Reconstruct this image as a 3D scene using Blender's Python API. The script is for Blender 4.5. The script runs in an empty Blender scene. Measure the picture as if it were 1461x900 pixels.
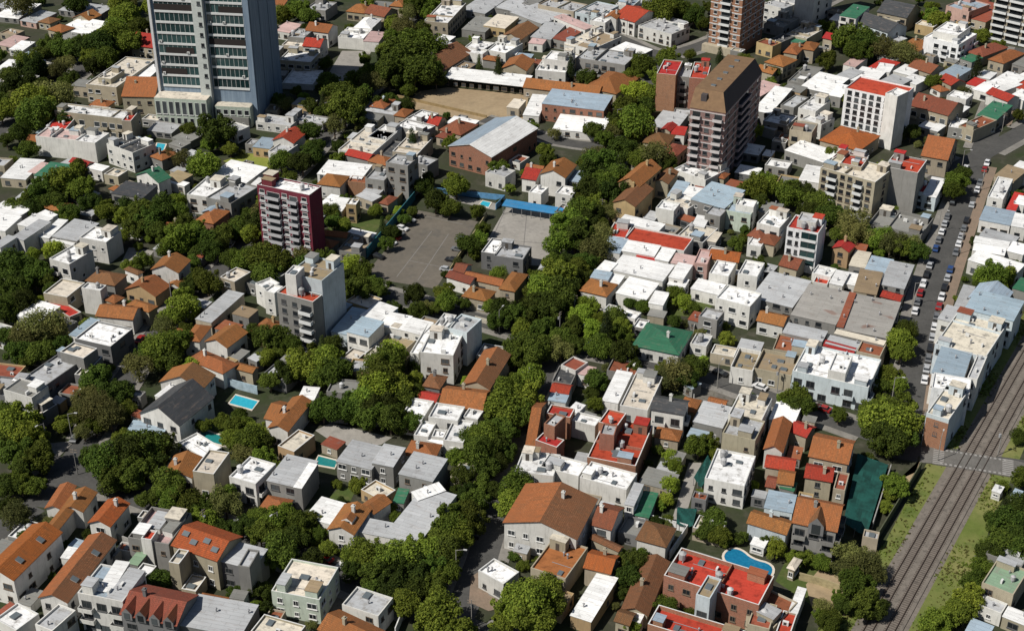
import bpy, math, random
from mathutils import Vector, Matrix
random.seed(7)
SC = bpy.context.scene
COL = SC.collection
RAD = math.radians

# ------------------------------------------------------------------ camera
CAM_H, PITCH, FPX, IMW, IMH = 210.0, RAD(30.0), 2080.0, 1461.0, 900.0
SP, CP = math.sin(PITCH), math.cos(PITCH)
cam_d = bpy.data.cameras.new('camera')
cam = bpy.data.objects.new('camera', cam_d)
COL.objects.link(cam)
cam.location = (0, 0, CAM_H)
cam.rotation_euler = (math.pi / 2 - PITCH, 0, 0)
cam_d.sensor_width = 36.0
cam_d.lens = FPX / IMW * 36.0
cam_d.clip_start = 1.0
cam_d.clip_end = 6000.0
SC.camera = cam


def gp(px, py, z=0.0):
    """a point of the photograph -> the place on the level z where it stands"""
    dx, dy = (px - IMW / 2) / FPX, (py - IMH / 2) / FPX
    vx, vy, vz = dx, CP - dy * SP, -SP - dy * CP
    t = (z - CAM_H) / vz
    return Vector((vx * t, vy * t, z))


def pix(p):
    x, y, z = p[0], p[1], p[2] - CAM_H
    d = y * CP - z * SP
    return (IMW / 2 + FPX * x / d, IMH / 2 - FPX * (y * SP + z * CP) / d, d)


# ------------------------------------------------------------------ light
SUNV = Vector((-0.866, -0.5, 0)).normalized()
ELEV = RAD(50)
sun_to = Vector((SUNV.x * math.cos(ELEV), SUNV.y * math.cos(ELEV), math.sin(ELEV)))
sd = bpy.data.lights.new('sun', 'SUN')
sd.energy = 5.0
sd.angle = RAD(0.5)
sd.color = (1.0, 0.955, 0.885)
sun = bpy.data.objects.new('sun', sd)
COL.objects.link(sun)
sun.location = (-400, -100, 500)
sun.rotation_euler = sun_to.to_track_quat('Z', 'Y').to_euler()
world = bpy.data.worlds.new('World')
SC.world = world
world.use_nodes = True
wn, wl = world.node_tree.nodes, world.node_tree.links
wn.clear()
sky = wn.new('ShaderNodeTexSky')
sky.sky_type = 'NISHITA'
sky.sun_disc = False
sky.sun_elevation = ELEV
sky.sun_rotation = math.atan2(SUNV.x, SUNV.y)
sky.air_density, sky.dust_density, sky.ozone_density = 1.0, 1.0, 1.0
bg = wn.new('ShaderNodeBackground')
bg.inputs[1].default_value = 0.05
wo = wn.new('ShaderNodeOutputWorld')
wl.new(sky.outputs[0], bg.inputs[0])
wl.new(bg.outputs[0], wo.inputs[0])
SC.view_settings.view_transform = 'Standard'
SC.view_settings.look = 'None'
SC.view_settings.exposure = 0.1
SC.view_settings.gamma = 1.0
SC.view_settings.use_curve_mapping = False
SC.cycles.max_bounces = 5
SC.cycles.diffuse_bounces = 2
SC.cycles.glossy_bounces = 2
SC.cycles.transmission_bounces = 2
SC.cycles.transparent_max_bounces = 4
SC.cycles.caustics_reflective = False
SC.cycles.caustics_refractive = False
SC.cycles.use_denoising = True


# ------------------------------------------------------------------ materials
class NT:
    def __init__(self, name):
        self.m = bpy.data.materials.new(name)
        self.m.use_nodes = True
        self.n, self.l = self.m.node_tree.nodes, self.m.node_tree.links
        self.n.clear()
        self.out = self.n.new('ShaderNodeOutputMaterial')
        self.p = self.n.new('ShaderNodeBsdfPrincipled')
        self.l.new(self.p.outputs[0], self.out.inputs[0])
        self.p.inputs['Roughness'].default_value = 0.85
        self.p.inputs['Specular IOR Level'].default_value = 0.25

    def N(self, t, **kw):
        x = self.n.new(t)
        for k, v in kw.items():
            setattr(x, k, v)
        return x

    def L(self, a, b):
        self.l.new(a, b)

    def uv(self, rnd=True):
        u = self.N('ShaderNodeUVMap', uv_map='UVMap')
        if not rnd:
            return u.outputs[0]
        oi = self.N('ShaderNodeObjectInfo')
        sc = self.N('ShaderNodeVectorMath', operation='SCALE')
        sc.inputs[0].default_value = (317.0, 173.0, 0)
        self.L(oi.outputs['Random'], sc.inputs['Scale'])
        ad = self.N('ShaderNodeVectorMath', operation='ADD')
        self.L(u.outputs[0], ad.inputs[0])
        self.L(sc.outputs[0], ad.inputs[1])
        return ad.outputs[0]

    def noise(self, vec, scale, detail=4, rough=0.6, sx=1, sy=1, sz=1):
        if (sx, sy, sz) != (1, 1, 1):
            mp = self.N('ShaderNodeMapping')
            mp.inputs['Scale'].default_value = (sx, sy, sz)
            self.L(vec, mp.inputs[0])
            vec = mp.outputs[0]
        t = self.N('ShaderNodeTexNoise')
        t.inputs['Scale'].default_value = scale
        t.inputs['Detail'].default_value = detail
        t.inputs['Roughness'].default_value = rough
        self.L(vec, t.inputs['Vector'])
        return t.outputs['Fac']

    def ramp(self, fac, lo, hi, a=0.0, b=1.0):
        r = self.N('ShaderNodeMapRange')
        r.inputs['From Min'].default_value = lo
        r.inputs['From Max'].default_value = hi
        r.inputs['To Min'].default_value = a
        r.inputs['To Max'].default_value = b
        self.L(fac, r.inputs['Value'])
        return r.outputs[0]

    def mix(self, fac, a, b, blend='MIX'):
        x = self.N('ShaderNodeMix', data_type='RGBA', blend_type=blend)
        for sock, v in ((x.inputs[0], fac), (x.inputs[6], a), (x.inputs[7], b)):
            if isinstance(v, (int, float)):
                sock.default_value = v
            elif isinstance(v, tuple):
                sock.default_value = (*v[:3], 1)
            else:
                self.L(v, sock)
        return x.outputs[2]

    def math(self, op, a, b=None):
        x = self.N('ShaderNodeMath', operation=op)
        for i, v in enumerate((a, b)):
            if v is None:
                continue
            if isinstance(v, (int, float)):
                x.inputs[i].default_value = v
            else:
                self.L(v, x.inputs[i])
        return x.outputs[0]

    def vary(self, col, amt=0.12, hue=0.012):
        """each object its own slight tone"""
        oi = self.N('ShaderNodeObjectInfo')
        h = self.N('ShaderNodeHueSaturation')
        self.L(self.ramp(oi.outputs['Random'], 0, 1, 1 - amt, 1 + amt), h.inputs['Value'])
        w = self.math('FRACT', self.math('MULTIPLY', oi.outputs['Random'], 17.3))
        self.L(self.ramp(w, 0, 1, 0.5 - hue, 0.5 + hue), h.inputs['Hue'])
        self.L(col, h.inputs['Color'])
        return h.outputs[0]

    def bump(self, hgt, strength=0.3, dist=0.1):
        b = self.N('ShaderNodeBump')
        b.inputs['Strength'].default_value = strength
        b.inputs['Distance'].default_value = dist
        self.L(hgt, b.inputs['Height'])
        self.L(b.outputs[0], self.p.inputs['Normal'])

    def base(self, c):
        if isinstance(c, tuple):
            self.p.inputs['Base Color'].default_value = (*c[:3], 1)
        else:
            self.L(c, self.p.inputs['Base Color'])


def dk(c, k):
    return tuple(x * k for x in c)


MATS = {}


def plain(name, c, rough=0.7, metal=0.0, vary=0.0, spec=0.25):
    if name in MATS:
        return MATS[name]
    t = NT(name)
    t.p.inputs['Roughness'].default_value = rough
    t.p.inputs['Metallic'].default_value = metal
    t.p.inputs['Specular IOR Level'].default_value = spec
    n = t.noise(t.uv(), 1.2, 3)
    c2 = t.mix(t.ramp(n, 0.35, 0.7), dk(c, 0.86), c)
    t.base(t.vary(c2, vary) if vary else c2)
    MATS[name] = t.m
    return t.m


WALLC = dict(h=(0.76, 0.77, 0.77), w=(0.62, 0.61, 0.57), c=(0.37, 0.325, 0.24), g=(0.225, 0.22, 0.205), d=(0.16, 0.16, 0.16), b=(0.30, 0.115, 0.06),
             p=(0.50, 0.33, 0.28), y=(0.42, 0.30, 0.16), k=(0.50, 0.56, 0.58), r=(0.145, 0.022, 0.032), e=(0.44, 0.50, 0.42))
ROOFC = dict(W=(0.80, 0.80, 0.79), C=(0.64, 0.58, 0.48), L=(0.42, 0.43, 0.44), M=(0.22, 0.22, 0.205), D=(0.055, 0.058, 0.062), R=(0.43, 0.046, 0.028),
             P=(0.52, 0.36, 0.34), T=(0.37, 0.138, 0.046), B=(0.235, 0.108, 0.047), K=(0.31, 0.39, 0.46), G=(0.038, 0.15, 0.085), O=(0.30, 0.23, 0.14),
             X=(0.27, 0.085, 0.045), E=(0.20, 0.30, 0.20), U=(0.04, 0.22, 0.42), Z=(0.36, 0.345, 0.32), V=(0.42, 0.115, 0.030))


def wall_mat(k):
    key = 'wall_' + k
    if key in MATS:
        return MATS[key]
    t = NT('facade ' + k)
    c = WALLC[k]
    uv = t.uv()
    big = t.noise(uv, 0.25, 4)
    streak = t.noise(uv, 1.0, 4, 0.65, 1.6, 0.22, 1)
    fine = t.noise(uv, 6.0, 3)
    if k == 'b':
        br = t.N('ShaderNodeTexBrick')
        br.inputs['Scale'].default_value = 1.0
        br.inputs['Brick Width'].default_value = 0.6
        br.inputs['Row Height'].default_value = 0.25
        br.inputs['Mortar Size'].default_value = 0.03
        br.inputs['Color1'].default_value = (*c, 1)
        br.inputs['Color2'].default_value = (*dk(c, 0.72), 1)
        br.inputs['Mortar'].default_value = (0.34, 0.24, 0.18, 1)
        t.L(uv, br.inputs['Vector'])
        col = br.outputs[0]
    else:
        col = t.mix(t.ramp(big, 0.35, 0.68), dk(c, 0.82), c)
    col = t.mix(t.ramp(streak, 0.50, 0.80, 0, 0.62), col, dk((c[0] * 0.5 + 0.1, c[1] * 0.5 + 0.1, c[2] * 0.5 + 0.08), 0.55))
    col = t.mix(t.ramp(fine, 0.3, 0.7, 0, 0.12), col, dk(c, 0.5))
    t.base(t.vary(col, 0.14))
    t.bump(fine, 0.25, 0.05)
    MATS[key] = t.m
    return t.m


def roof_mat(kind, k):
    """kind: f flat membrane, s sheet metal, t tiles"""
    key = 'roof_' + kind + k
    if key in MATS:
        return MATS[key]
    c = ROOFC[k]
    t = NT({'f': 'flat roof ', 's': 'sheet roof ', 't': 'tile roof '}[kind] + k)
    uv = t.uv()
    big = t.noise(uv, 0.12, 5, 0.62)
    mid = t.noise(uv, 0.55, 5, 0.65)
    fine = t.noise(uv, 4.0, 3)
    dirt = (0.20, 0.185, 0.16) if k not in 'TBRXV' else dk(c, 0.4)
    if kind == 'f':
        col = t.mix(t.ramp(big, 0.38, 0.66), dk(c, 0.84), c)
        col = t.mix(t.ramp(mid, 0.50, 0.68, 0, 0.75), col, dirt)
        pond = t.noise(uv, 0.3, 6, 0.75)
        col = t.mix(t.ramp(pond, 0.57, 0.66, 0, 0.55), col, dirt)
        br = t.N('ShaderNodeTexBrick')
        br.inputs['Scale'].default_value = 1.0
        br.inputs['Brick Width'].default_value = 3.7
        br.inputs['Row Height'].default_value = 1.0
        br.inputs['Mortar Size'].default_value = 0.05
        for i, v in ((1, 1.0), (2, 0.90), (3, 0.74)):
            br.inputs[i].default_value = (v, v, v, 1)
        t.L(uv, br.inputs['Vector'])
        col = t.mix(0.8, col, br.outputs[0], 'MULTIPLY')
        col = t.mix(t.ramp(fine, 0.62, 0.72, 0, 0.35), col, dirt)
        t.bump(mid, 0.25, 0.1)
    elif kind == 's':
        br = t.N('ShaderNodeTexBrick')
        br.inputs['Scale'].default_value = 1.0
        br.inputs['Brick Width'].default_value = 5.5
        br.inputs['Row Height'].default_value = 1.05
        br.inputs['Mortar Size'].default_value = 0.035
        br.inputs['Bias'].default_value = -0.2
        for i, v in ((1, 1.0), (2, 0.83), (3, 0.62)):
            br.inputs[i].default_value = (v, v, v * 0.99, 1)
        t.L(uv, br.inputs['Vector'])
        col = t.mix(t.ramp(big, 0.36, 0.66), dk(c, 0.85), c)
        col = t.mix(1.0, col, br.outputs[0], 'MULTIPLY')
        rust = t.noise(uv, 0.8, 5, 0.7, 0.35, 1.3, 1)
        col = t.mix(t.ramp(rust, 0.54, 0.76, 0, 0.65), col, (0.20, 0.15, 0.12))
        col = t.mix(t.ramp(mid, 0.58, 0.74, 0, 0.5), col, (0.16, 0.15, 0.14))
        if k == 'Z':
            rp = t.noise(uv, 0.16, 2, 0.4, 1.0, 1.6, 1)
            col = t.mix(t.ramp(rp, 0.63, 0.69, 0, 0.6), col, (0.20, 0.10, 0.07))
        wv = t.N('ShaderNodeTexWave', bands_direction='X')
        wv.inputs['Scale'].default_value = 1.1
        t.L(uv, wv.inputs['Vector'])
        t.bump(wv.outputs['Fac'], 0.35, 0.06)
        t.p.inputs['Roughness'].default_value = 0.55
    else:
        br = t.N('ShaderNodeTexBrick')
        br.inputs['Scale'].default_value = 1.0
        br.inputs['Brick Width'].default_value = 0.34
        br.inputs['Row Height'].default_value = 0.42
        br.inputs['Mortar Size'].default_value = 0.035
        br.inputs['Color1'].default_value = (*c, 1)
        br.inputs['Color2'].default_value = (*dk(c, 0.68), 1)
        br.inputs['Mortar'].default_value = (*dk(c, 0.38), 1)
        t.L(uv, br.inputs['Vector'])
        col = t.mix(t.ramp(big, 0.38, 0.60), dk(c, 0.66), br.outputs[0])
        st = t.noise(uv, 1.0, 4, 0.7, 1.8, 0.35, 1)
        col = t.mix(t.ramp(st, 0.47, 0.72, 0, 0.72), col, dk((c[0] * 0.6 + 0.03, c[1] * 0.8 + 0.03, c[2] + 0.02), 0.5))
        col = t.mix(t.ramp(mid, 0.60, 0.78, 0, 0.5), col, (c[0] * 0.85 + 0.05, c[1] * 0.9 + 0.04, c[2] * 0.9 + 0.04))
        wv = t.N('ShaderNodeTexWave', bands_direction='X')
        wv.inputs['Scale'].default_value = 0.9
        t.L(uv, wv.inputs['Vector'])
        t.bump(t.math('ADD', wv.outputs['Fac'], br.outputs['Fac']), 0.5, 0.07)
    t.base(t.vary(col, 0.13, 0.008))
    MATS[key] = t.m
    return t.m


def glass_mat():
    if 'glass' in MATS:
        return MATS['glass']
    t = NT('window glass')
    t.p.inputs['Roughness'].default_value = 0.12
    t.p.inputs['Specular IOR Level'].default_value = 0.5
    oi = t.N('ShaderNodeObjectInfo')
    t.base(t.mix(t.ramp(oi.outputs['Random'], 0.55, 1.0), (0.016, 0.019, 0.022), (0.075, 0.085, 0.09)))
    MATS['glass'] = t.m
    return t.m


def ground_mat(name, c1, c2, scale=0.15, c3=None, amt=0.5, rough=0.95):
    t = NT(name)
    t.p.inputs['Roughness'].default_value = rough
    tc = t.N('ShaderNodeNewGeometry')
    v = tc.outputs['Position']
    a = t.noise(v, scale, 6, 0.65)
    b = t.noise(v, scale * 9, 4, 0.7)
    col = t.mix(t.ramp(a, 0.36, 0.64), c1, c2)
    if c3:
        d = t.noise(v, scale * 3.1, 5, 0.7)
        col = t.mix(t.ramp(d, 0.52, 0.66, 0, amt), col, c3)
    col = t.mix(t.ramp(b, 0.3, 0.75, 0.0, 0.45), col, dk(c1, 0.45))
    t.base(col)
    t.bump(b, 0.4, 0.15)
    return t.m


# ------------------------------------------------------------------ meshes
class MB:
    def __init__(self):
        self.v, self.key, self.f, self.mi, self.uvs = [], {}, [], [], []

    def vi(self, p):
        k = (round(p[0], 3), round(p[1], 3), round(p[2], 3))
        i = self.key.get(k)
        if i is None:
            i = self.key[k] = len(self.v)
            self.v.append(k)
        return i

    def poly(self, pts, mi=0):
        ids = []
        for p in pts:
            i = self.vi(p)
            if not ids or (ids[-1] != i and ids[0] != i):
                ids.append(i)
        if len(ids) < 3:
            return
        nx = ny = nz = 0.0
        q = [self.v[i] for i in ids]
        for i in range(len(q)):
            a, b = q[i], q[(i + 1) % len(q)]
            nx += (a[1] - b[1]) * (a[2] + b[2])
            ny += (a[2] - b[2]) * (a[0] + b[0])
            nz += (a[0] - b[0]) * (a[1] + b[1])
        n = Vector((nx, ny, nz))
        if n.length < 1e-9:
            return
        n.normalize()
        if abs(n.z) > 0.995:
            u, w = Vector((1, 0, 0)), Vector((0, 1, 0))
        else:
            u = Vector((-n.y, n.x, 0)).normalized()
            w = n.cross(u)
        self.f.append(ids)
        self.mi.append(mi)
        self.uvs.extend([(u.dot(Vector(p)), w.dot(Vector(p))) for p in q])

    def box(self, x0, x1, y0, y1, z0, z1, mi=0, top=None, skip=''):
        t = mi if top is None else top
        if 'b' not in skip:
            self.poly([(x0, y1, z0), (x1, y1, z0), (x1, y0, z0), (x0, y0, z0)], mi)
        if 't' not in skip:
            self.poly([(x0, y0, z1), (x1, y0, z1), (x1, y1, z1), (x0, y1, z1)], t)
        self.poly([(x0, y0, z0), (x1, y0, z0), (x1, y0, z1), (x0, y0, z1)], mi)
        self.poly([(x1, y0, z0), (x1, y1, z0), (x1, y1, z1), (x1, y0, z1)], mi)
        self.poly([(x1, y1, z0), (x0, y1, z0), (x0, y1, z1), (x1, y1, z1)], mi)
        self.poly([(x0, y1, z0), (x0, y0, z0), (x0, y0, z1), (x0, y1, z1)], mi)

    def cyl(self, cx, cy, z0, z1, r0, r1, n=8, mi=0, cap=True):
        a = [(cx + r0 * math.cos(2 * math.pi * i / n), cy + r0 * math.sin(2 * math.pi * i / n), z0) for i in range(n)]
        b = [(cx + r1 * math.cos(2 * math.pi * i / n), cy + r1 * math.sin(2 * math.pi * i / n), z1) for i in range(n)]
        for i in range(n):
            j = (i + 1) % n
            self.poly([a[i], a[j], b[j], b[i]], mi)
        if cap:
            self.poly(b, mi)
            self.poly(a[::-1], mi)

    def tube(self, p0, p1, r0, r1, n=6, mi=0):
        p0, p1 = Vector(p0), Vector(p1)
        d = (p1 - p0).normalized()
        u = d.orthogonal().normalized()
        w = d.cross(u)
        a = [p0 + (u * math.cos(2 * math.pi * i / n) + w * math.sin(2 * math.pi * i / n)) * r0 for i in range(n)]
        b = [p1 + (u * math.cos(2 * math.pi * i / n) + w * math.sin(2 * math.pi * i / n)) * r1 for i in range(n)]
        for i in range(n):
            j = (i + 1) % n
            self.poly([a[i], a[j], b[j], b[i]], mi)
        self.poly(b, mi)
        self.poly(a[::-1], mi)

    def mesh(self, name, mats):
        me = bpy.data.meshes.new(name)
        me.from_pydata(self.v, [], self.f)
        for m in mats:
            me.materials.append(m)
        me.polygons.foreach_set('material_index', self.mi)
        uvl = me.uv_layers.new(name='UVMap')
        flat = [c for uv in self.uvs for c in uv]
        if len(flat) == len(uvl.data) * 2:
            uvl.data.foreach_set('uv', flat)
        me.update()
        return me

    def build(self, name, mats, parent=None, loc=(0, 0, 0), rz=0.0):
        return link(name, self.mesh(name, mats if isinstance(mats, list) else [mats]), parent, loc, rz)


def link(name, data, parent=None, loc=(0, 0, 0), rz=0.0, scale=None):
    o = bpy.data.objects.new(name, data)
    COL.objects.link(o)
    o.location = loc
    o.rotation_euler = (0, 0, rz)
    if scale:
        o.scale = scale
    if parent is not None:
        o.parent = parent
    return o


def tag(o, label=None, cat=None, group=None, kind=None):
    if label:
        o['label'] = label
    if cat:
        o['category'] = cat
    if group:
        o['group'] = group
    if kind:
        o['kind'] = kind
    return o


def struct(name, mb, mat, kind='structure'):
    return tag(mb.build(name, mat), kind=kind)


# ------------------------------------------------------------------ shared small pieces
def frame_mesh(w, h, frame, sill=True):
    mb = MB()
    t, d = 0.11, 0.10
    x0, x1 = -w / 2, w / 2
    mb.box(x0, x0 + t, -d, 0.02, 0, h)
    mb.box(x1 - t, x1, -d, 0.02, 0, h)
    mb.box(x0 + t, x1 - t, -d, 0.02, h - t, h)
    mb.box(x0 + t, x1 - t, -d, 0.02, 0, t)
    mb.box(-0.04, 0.04, -d + 0.02, 0.0, t, h - t)
    if sill:
        mb.box(x0 - 0.12, x1 + 0.12, -0.24, 0.01, -0.13, 0)
    return mb.mesh('window', [frame])


def pane_mesh(w, h, frame=None):
    mb = MB()
    mb.box(-w / 2 + 0.1, w / 2 - 0.1, -0.035, 0.01, 0.1, h - 0.1)
    return mb.mesh('pane', [glass_mat()])


def both_mesh(w, h, frame):
    """frame and glass of a far window in one piece"""
    mb = MB()
    t, d = 0.08, 0.08
    x0, x1 = -w / 2, w / 2
    mb.box(x0, x0 + t, -d, 0.02, 0, h, 1)
    mb.box(x1 - t, x1, -d, 0.02, 0, h, 1)
    mb.box(x0 + t, x1 - t, -d, 0.02, h - t, h, 1)
    mb.box(x0 - 0.12, x1 + 0.12, -0.24, 0.02, -0.13, 0.08, 1)
    mb.box(x0 + t, x1 - t, -0.03, 0.01, 0.08, h - t, 0)
    return mb.mesh('window', [glass_mat(), frame])


FRAMEC = dict(w=(0.62, 0.62, 0.6), d=(0.10, 0.10, 0.10), n=(0.15, 0.115, 0.085))
PROTO = {}


def proto(key, fn, *a):
    if key not in PROTO:
        PROTO[key] = fn(*a)
    return PROTO[key]


def add_window(root, x, y, z, rz, w, h, fr, near):
    fm = plain('frame ' + fr, FRAMEC[fr], 0.6)
    if near:
        o = link('window', proto(('f', w, h, fr), frame_mesh, w, h, fm), root, (x, y, z), rz)
        link('pane', proto(('p', w, h), pane_mesh, w, h), o)
    else:
        o = link('window', proto(('b', w, h, fr), both_mesh, w, h, fm), root, (x, y, z), rz)
    return o


def balcony_mesh(w, d, wm):
    mb = MB()
    mb.box(-w / 2, w / 2, -d, -0.01, -0.16, 0)
    mb.box(-w / 2, w / 2, -d, -d + 0.1, 0, 0.9)
    mb.box(-w / 2, -w / 2 + 0.1, -d + 0.1, -0.01, 0, 0.9)
    mb.box(w / 2 - 0.1, w / 2, -d + 0.1, -0.01, 0, 0.9)
    return mb.mesh('balcony', [wm])


def tank_mesh():
    mb = MB()
    mb.cyl(0, 0, 0.5, 1.7, 0.62, 0.68, 10)
    mb.cyl(0, 0, 1.7, 2.05, 0.68, 0.2, 10)
    for i in range(3):
        a = 2.1 * i
        mb.box(0.5 * math.cos(a) - 0.08, 0.5 * math.cos(a) + 0.08, 0.5 * math.sin(a) - 0.08, 0.5 * math.sin(a) + 0.08, 0, 0.55)
    return mb.mesh('water_tank', [plain('tank', (0.40, 0.40, 0.40), 0.6, vary=0.3)])


def ac_mesh():
    mb = MB()
    mb.box(-0.5, 0.5, -0.22, 0.22, 0.1, 0.85, 0)
    mb.box(-0.45, -0.35, -0.2, 0.2, 0, 0.1, 0)
    mb.box(0.35, 0.45, -0.2, 0.2, 0, 0.1, 0)
    mb.cyl(0, -0.22, 0.3, 0.32, 0.01, 0.01, 4, 1)
    mb.box(-0.32, 0.18, -0.235, -0.22, 0.2, 0.74, 1)
    return mb.mesh('air_conditioner', [plain('ac white', (0.62, 0.62, 0.6), 0.5), plain('ac dark', (0.05, 0.05, 0.05))])


def sky_mesh():
    mb = MB()
    mb.box(-0.75, 0.75, -0.55, 0.55, 0, 0.28, 0, skip='t')
    mb.box(-0.82, 0.82, -0.62, 0.62, 0.28, 0.36, 1)
    return mb.mesh('skylight', [plain('curb grey', (0.33, 0.33, 0.32)), plain('skylight grey', (0.12, 0.14, 0.15), 0.25, spec=0.5)])


def vent_mesh():
    mb = MB()
    mb.cyl(0, 0, 0, 0.9, 0.16, 0.16, 8)
    mb.cyl(0, 0, 0.9, 1.15, 0.3, 0.08, 8)
    return mb.mesh('vent_pipe', [plain('vent metal', (0.32, 0.32, 0.33), 0.5, 0.4)])


def chim_mesh(wm):
    mb = MB()
    mb.box(-0.35, 0.35, -0.35, 0.35, -1.2, 1.5)
    mb.box(-0.45, 0.45, -0.45, 0.45, 1.5, 1.65)
    mb.box(-0.2, 0.2, -0.2, 0.2, 1.65, 1.95)
    return mb.mesh('chimney', [wm])


# ------------------------------------------------------------------ buildings
FOOT = []      # (centre, ux, uy, a/2, b/2, top)
ENTS = []      # dict(root, px, py, look, desc, cat, area)
LAST = [None]
RND = random.Random(11)
SKEW = []


def inside(p, z, own=None, m=0.0):
    for f in FOOT:
        if f is own or f[5] < z:
            continue
        d = p - f[0]
        if abs(d.dot(f[1])) < f[3] + m and abs(d.dot(f[2])) < f[4] + m:
            return True
    return False


def rect(A, B, C):
    A, B, C = A.to_2d(), B.to_2d(), C.to_2d()
    u, v = B - A, C - B
    a, b = u.length, v.length
    tu = math.atan2(u.y, u.x)
    tv = math.atan2(v.y, v.x) - math.pi / 2
    d = (tv - tu + math.pi) % (2 * math.pi) - math.pi
    th = tu + d * b / (a + b)
    return (A + C) / 2, th, max(a, 2.0), max(b, 2.0), math.degrees(d)


def walls_flat(mb, a, b, h, par, cap=1):
    x, y = a / 2, b / 2
    t = 0.24
    o = [(-x, -y), (x, -y), (x, y), (-x, y)]
    n = [(-x + t, -y + t), (x - t, -y + t), (x - t, y - t), (-x + t, y - t)]
    for i in range(4):
        j = (i + 1) % 4
        mb.poly([(*o[i], 0), (*o[j], 0), (*o[j], h), (*o[i], h)], 0)
        mb.poly([(*o[i], h), (*o[j], h), (*n[j], h), (*n[i], h)], cap)
        mb.poly([(*n[j], h - par - 0.3), (*n[i], h - par - 0.3), (*n[i], h), (*n[j], h)], 0)


def pitched(a, b, h, typ, slope, over=0.35):
    """roof shell + wall prism for eave rectangle a x b; typ g ridge along x, k ridge along y, h hip"""
    x, y, th = a / 2, b / 2, 0.14
    r = MB()
    w = MB()
    wx, wy = x - over, y - over
    sw = typ == 'k' or (typ == 'h' and b > a)
    X, Y = (y, x) if sw else (x, y)

    def P(p, q, z):
        return (-q, p, z) if sw else (p, q, z)
    rise = Y * slope
    hip = (Y if X > Y else X) if typ == 'h' else 0
    R0, R1 = (-(X - hip), 0, h + rise), (X - hip, 0, h + rise)
    lo = [(-X, -Y), (X, -Y), (X, Y), (-X, Y)]
    for dz, fl in ((0, False), (-th, True)):
        fs = [[P(-X, -Y, h + dz), P(X, -Y, h + dz), P(*R1[:2], R1[2] + dz), P(*R0[:2], R0[2] + dz)],
              [P(X, Y, h + dz), P(-X, Y, h + dz), P(*R0[:2], R0[2] + dz), P(*R1[:2], R1[2] + dz)]]
        if typ == 'h':
            fs += [[P(X, -Y, h + dz), P(X, Y, h + dz), P(*R1[:2], R1[2] + dz)], [P(-X, Y, h + dz), P(-X, -Y, h + dz), P(*R0[:2], R0[2] + dz)]]
        for iq, q in enumerate(fs):
            r.poly(q[::-1] if fl else q, 1 if iq == 1 and not fl else 0)
    if typ == 'h':
        for i in range(4):
            p, q = lo[i], lo[(i + 1) % 4]
            r.poly([P(*p, h - th), P(*q, h - th), P(*q, h), P(*p, h)])
    else:
        for s in (-1, 1):
            r.poly([P(-X, s * Y, h - th), P(X, s * Y, h - th), P(X, s * Y, h), P(-X, s * Y, h)][::s * -1])
            e = [P(s * X, -Y, h - th), P(s * X, 0, h + rise - th), P(s * X, 0, h + rise), P(s * X, -Y, h)]
            g = [P(s * X, 0, h + rise - th), P(s * X, Y, h - th), P(s * X, Y, h), P(s * X, 0, h + rise)]
            r.poly(e[::-s])
            r.poly(g[::-s])
    # walls
    WX, WY = X - over, Y - over
    zt = h - th - 0.01 + over * slope
    if typ == 'h':
        zt = h - th - 0.01 + over * slope * 0.9
        lw = [(-WX, -WY), (WX, -WY), (WX, WY), (-WX, WY)]
        for i in range(4):
            p, q = lw[i], lw[(i + 1) % 4]
            w.poly([P(*p, 0), P(*q, 0), P(*q, zt), P(*p, zt)])
    else:
        for s in (-1, 1):
            w.poly([P(-WX, s * WY, 0), P(WX, s * WY, 0), P(WX, s * WY, zt), P(-WX, s * WY, zt)][::s * -1])
            ap = h + rise - th - 0.01
            g = [P(s * WX, -WY, 0), P(s * WX, WY, 0), P(s * WX, WY, zt), P(s * WX, 0, ap), P(s * WX, -WY, zt)]
            w.poly(g if s > 0 else g[::-1])
    return r, w, rise


def facade(parent, root_mw, foot, length, dist, side, h, prob, flags, near, fr, z0=0.0, wm=None, top=None):
    """windows along one face; side 0 faces -y at y=-dist, 1 faces +x at x=dist"""
    n = max(1, round((h - 0.3) / 3.15))
    fh = (h - 0.5) / n
    cols = max(1, int(length / 3.1))
    step = length / cols
    rz = 0 if side == 0 else math.pi / 2
    made = 0
    for f in range(n):
        for c in range(cols):
            if made > 70:
                return
            r1, r2 = RND.random(), RND.random()
            if r1 > prob:
                continue
            s = -length / 2 + step * (c + 0.5)
            w, hh = ((1.2, 1.4), (1.7, 1.4), (1.0, 1.1), (2.2, 1.5))[int(r2 * 4)] if 'b' not in flags else (2.2, 2.0)
            if w > step - 0.5:
                w, hh = 1.0, 1.3
            z = z0 + f * fh + (1.0 if hh < 1.9 else 0.35)
            hh = min(hh, fh - 0.9)
            hh = round(hh, 1)
            if hh < 0.7:
                continue
            loc = Vector((s, -dist, z)) if side == 0 else Vector((dist, s, z))
            wp = root_mw @ loc
            nrm = (root_mw.to_3x3() @ (Vector((0, -1, 0)) if side == 0 else Vector((1, 0, 0))))
            if nrm.dot(Vector((0, 0, CAM_H)) - wp) < 0:
                return
            q = (wp + nrm * 1.3).to_2d()
            if inside(q, z + 0.8, foot):
                continue
            px, py, _ = pix(wp)
            if not (-30 < px < IMW + 30 and -30 < py < IMH + 30):
                continue
            made += 1
            add_window(parent, loc.x, loc.y, loc.z, rz, w, hh, fr, near)
            if 'b' in flags and f > 0 and (c % 2 == 0 or 'B' in flags):
                key = ('bal', round(min(step - 0.2, 3.4), 1), wm.name)
                link('balcony', proto(key, balcony_mesh, min(step - 0.2, 3.4), 1.1, wm), parent, (loc.x, loc.y, z0 + f * fh + 0.02), rz)


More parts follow.
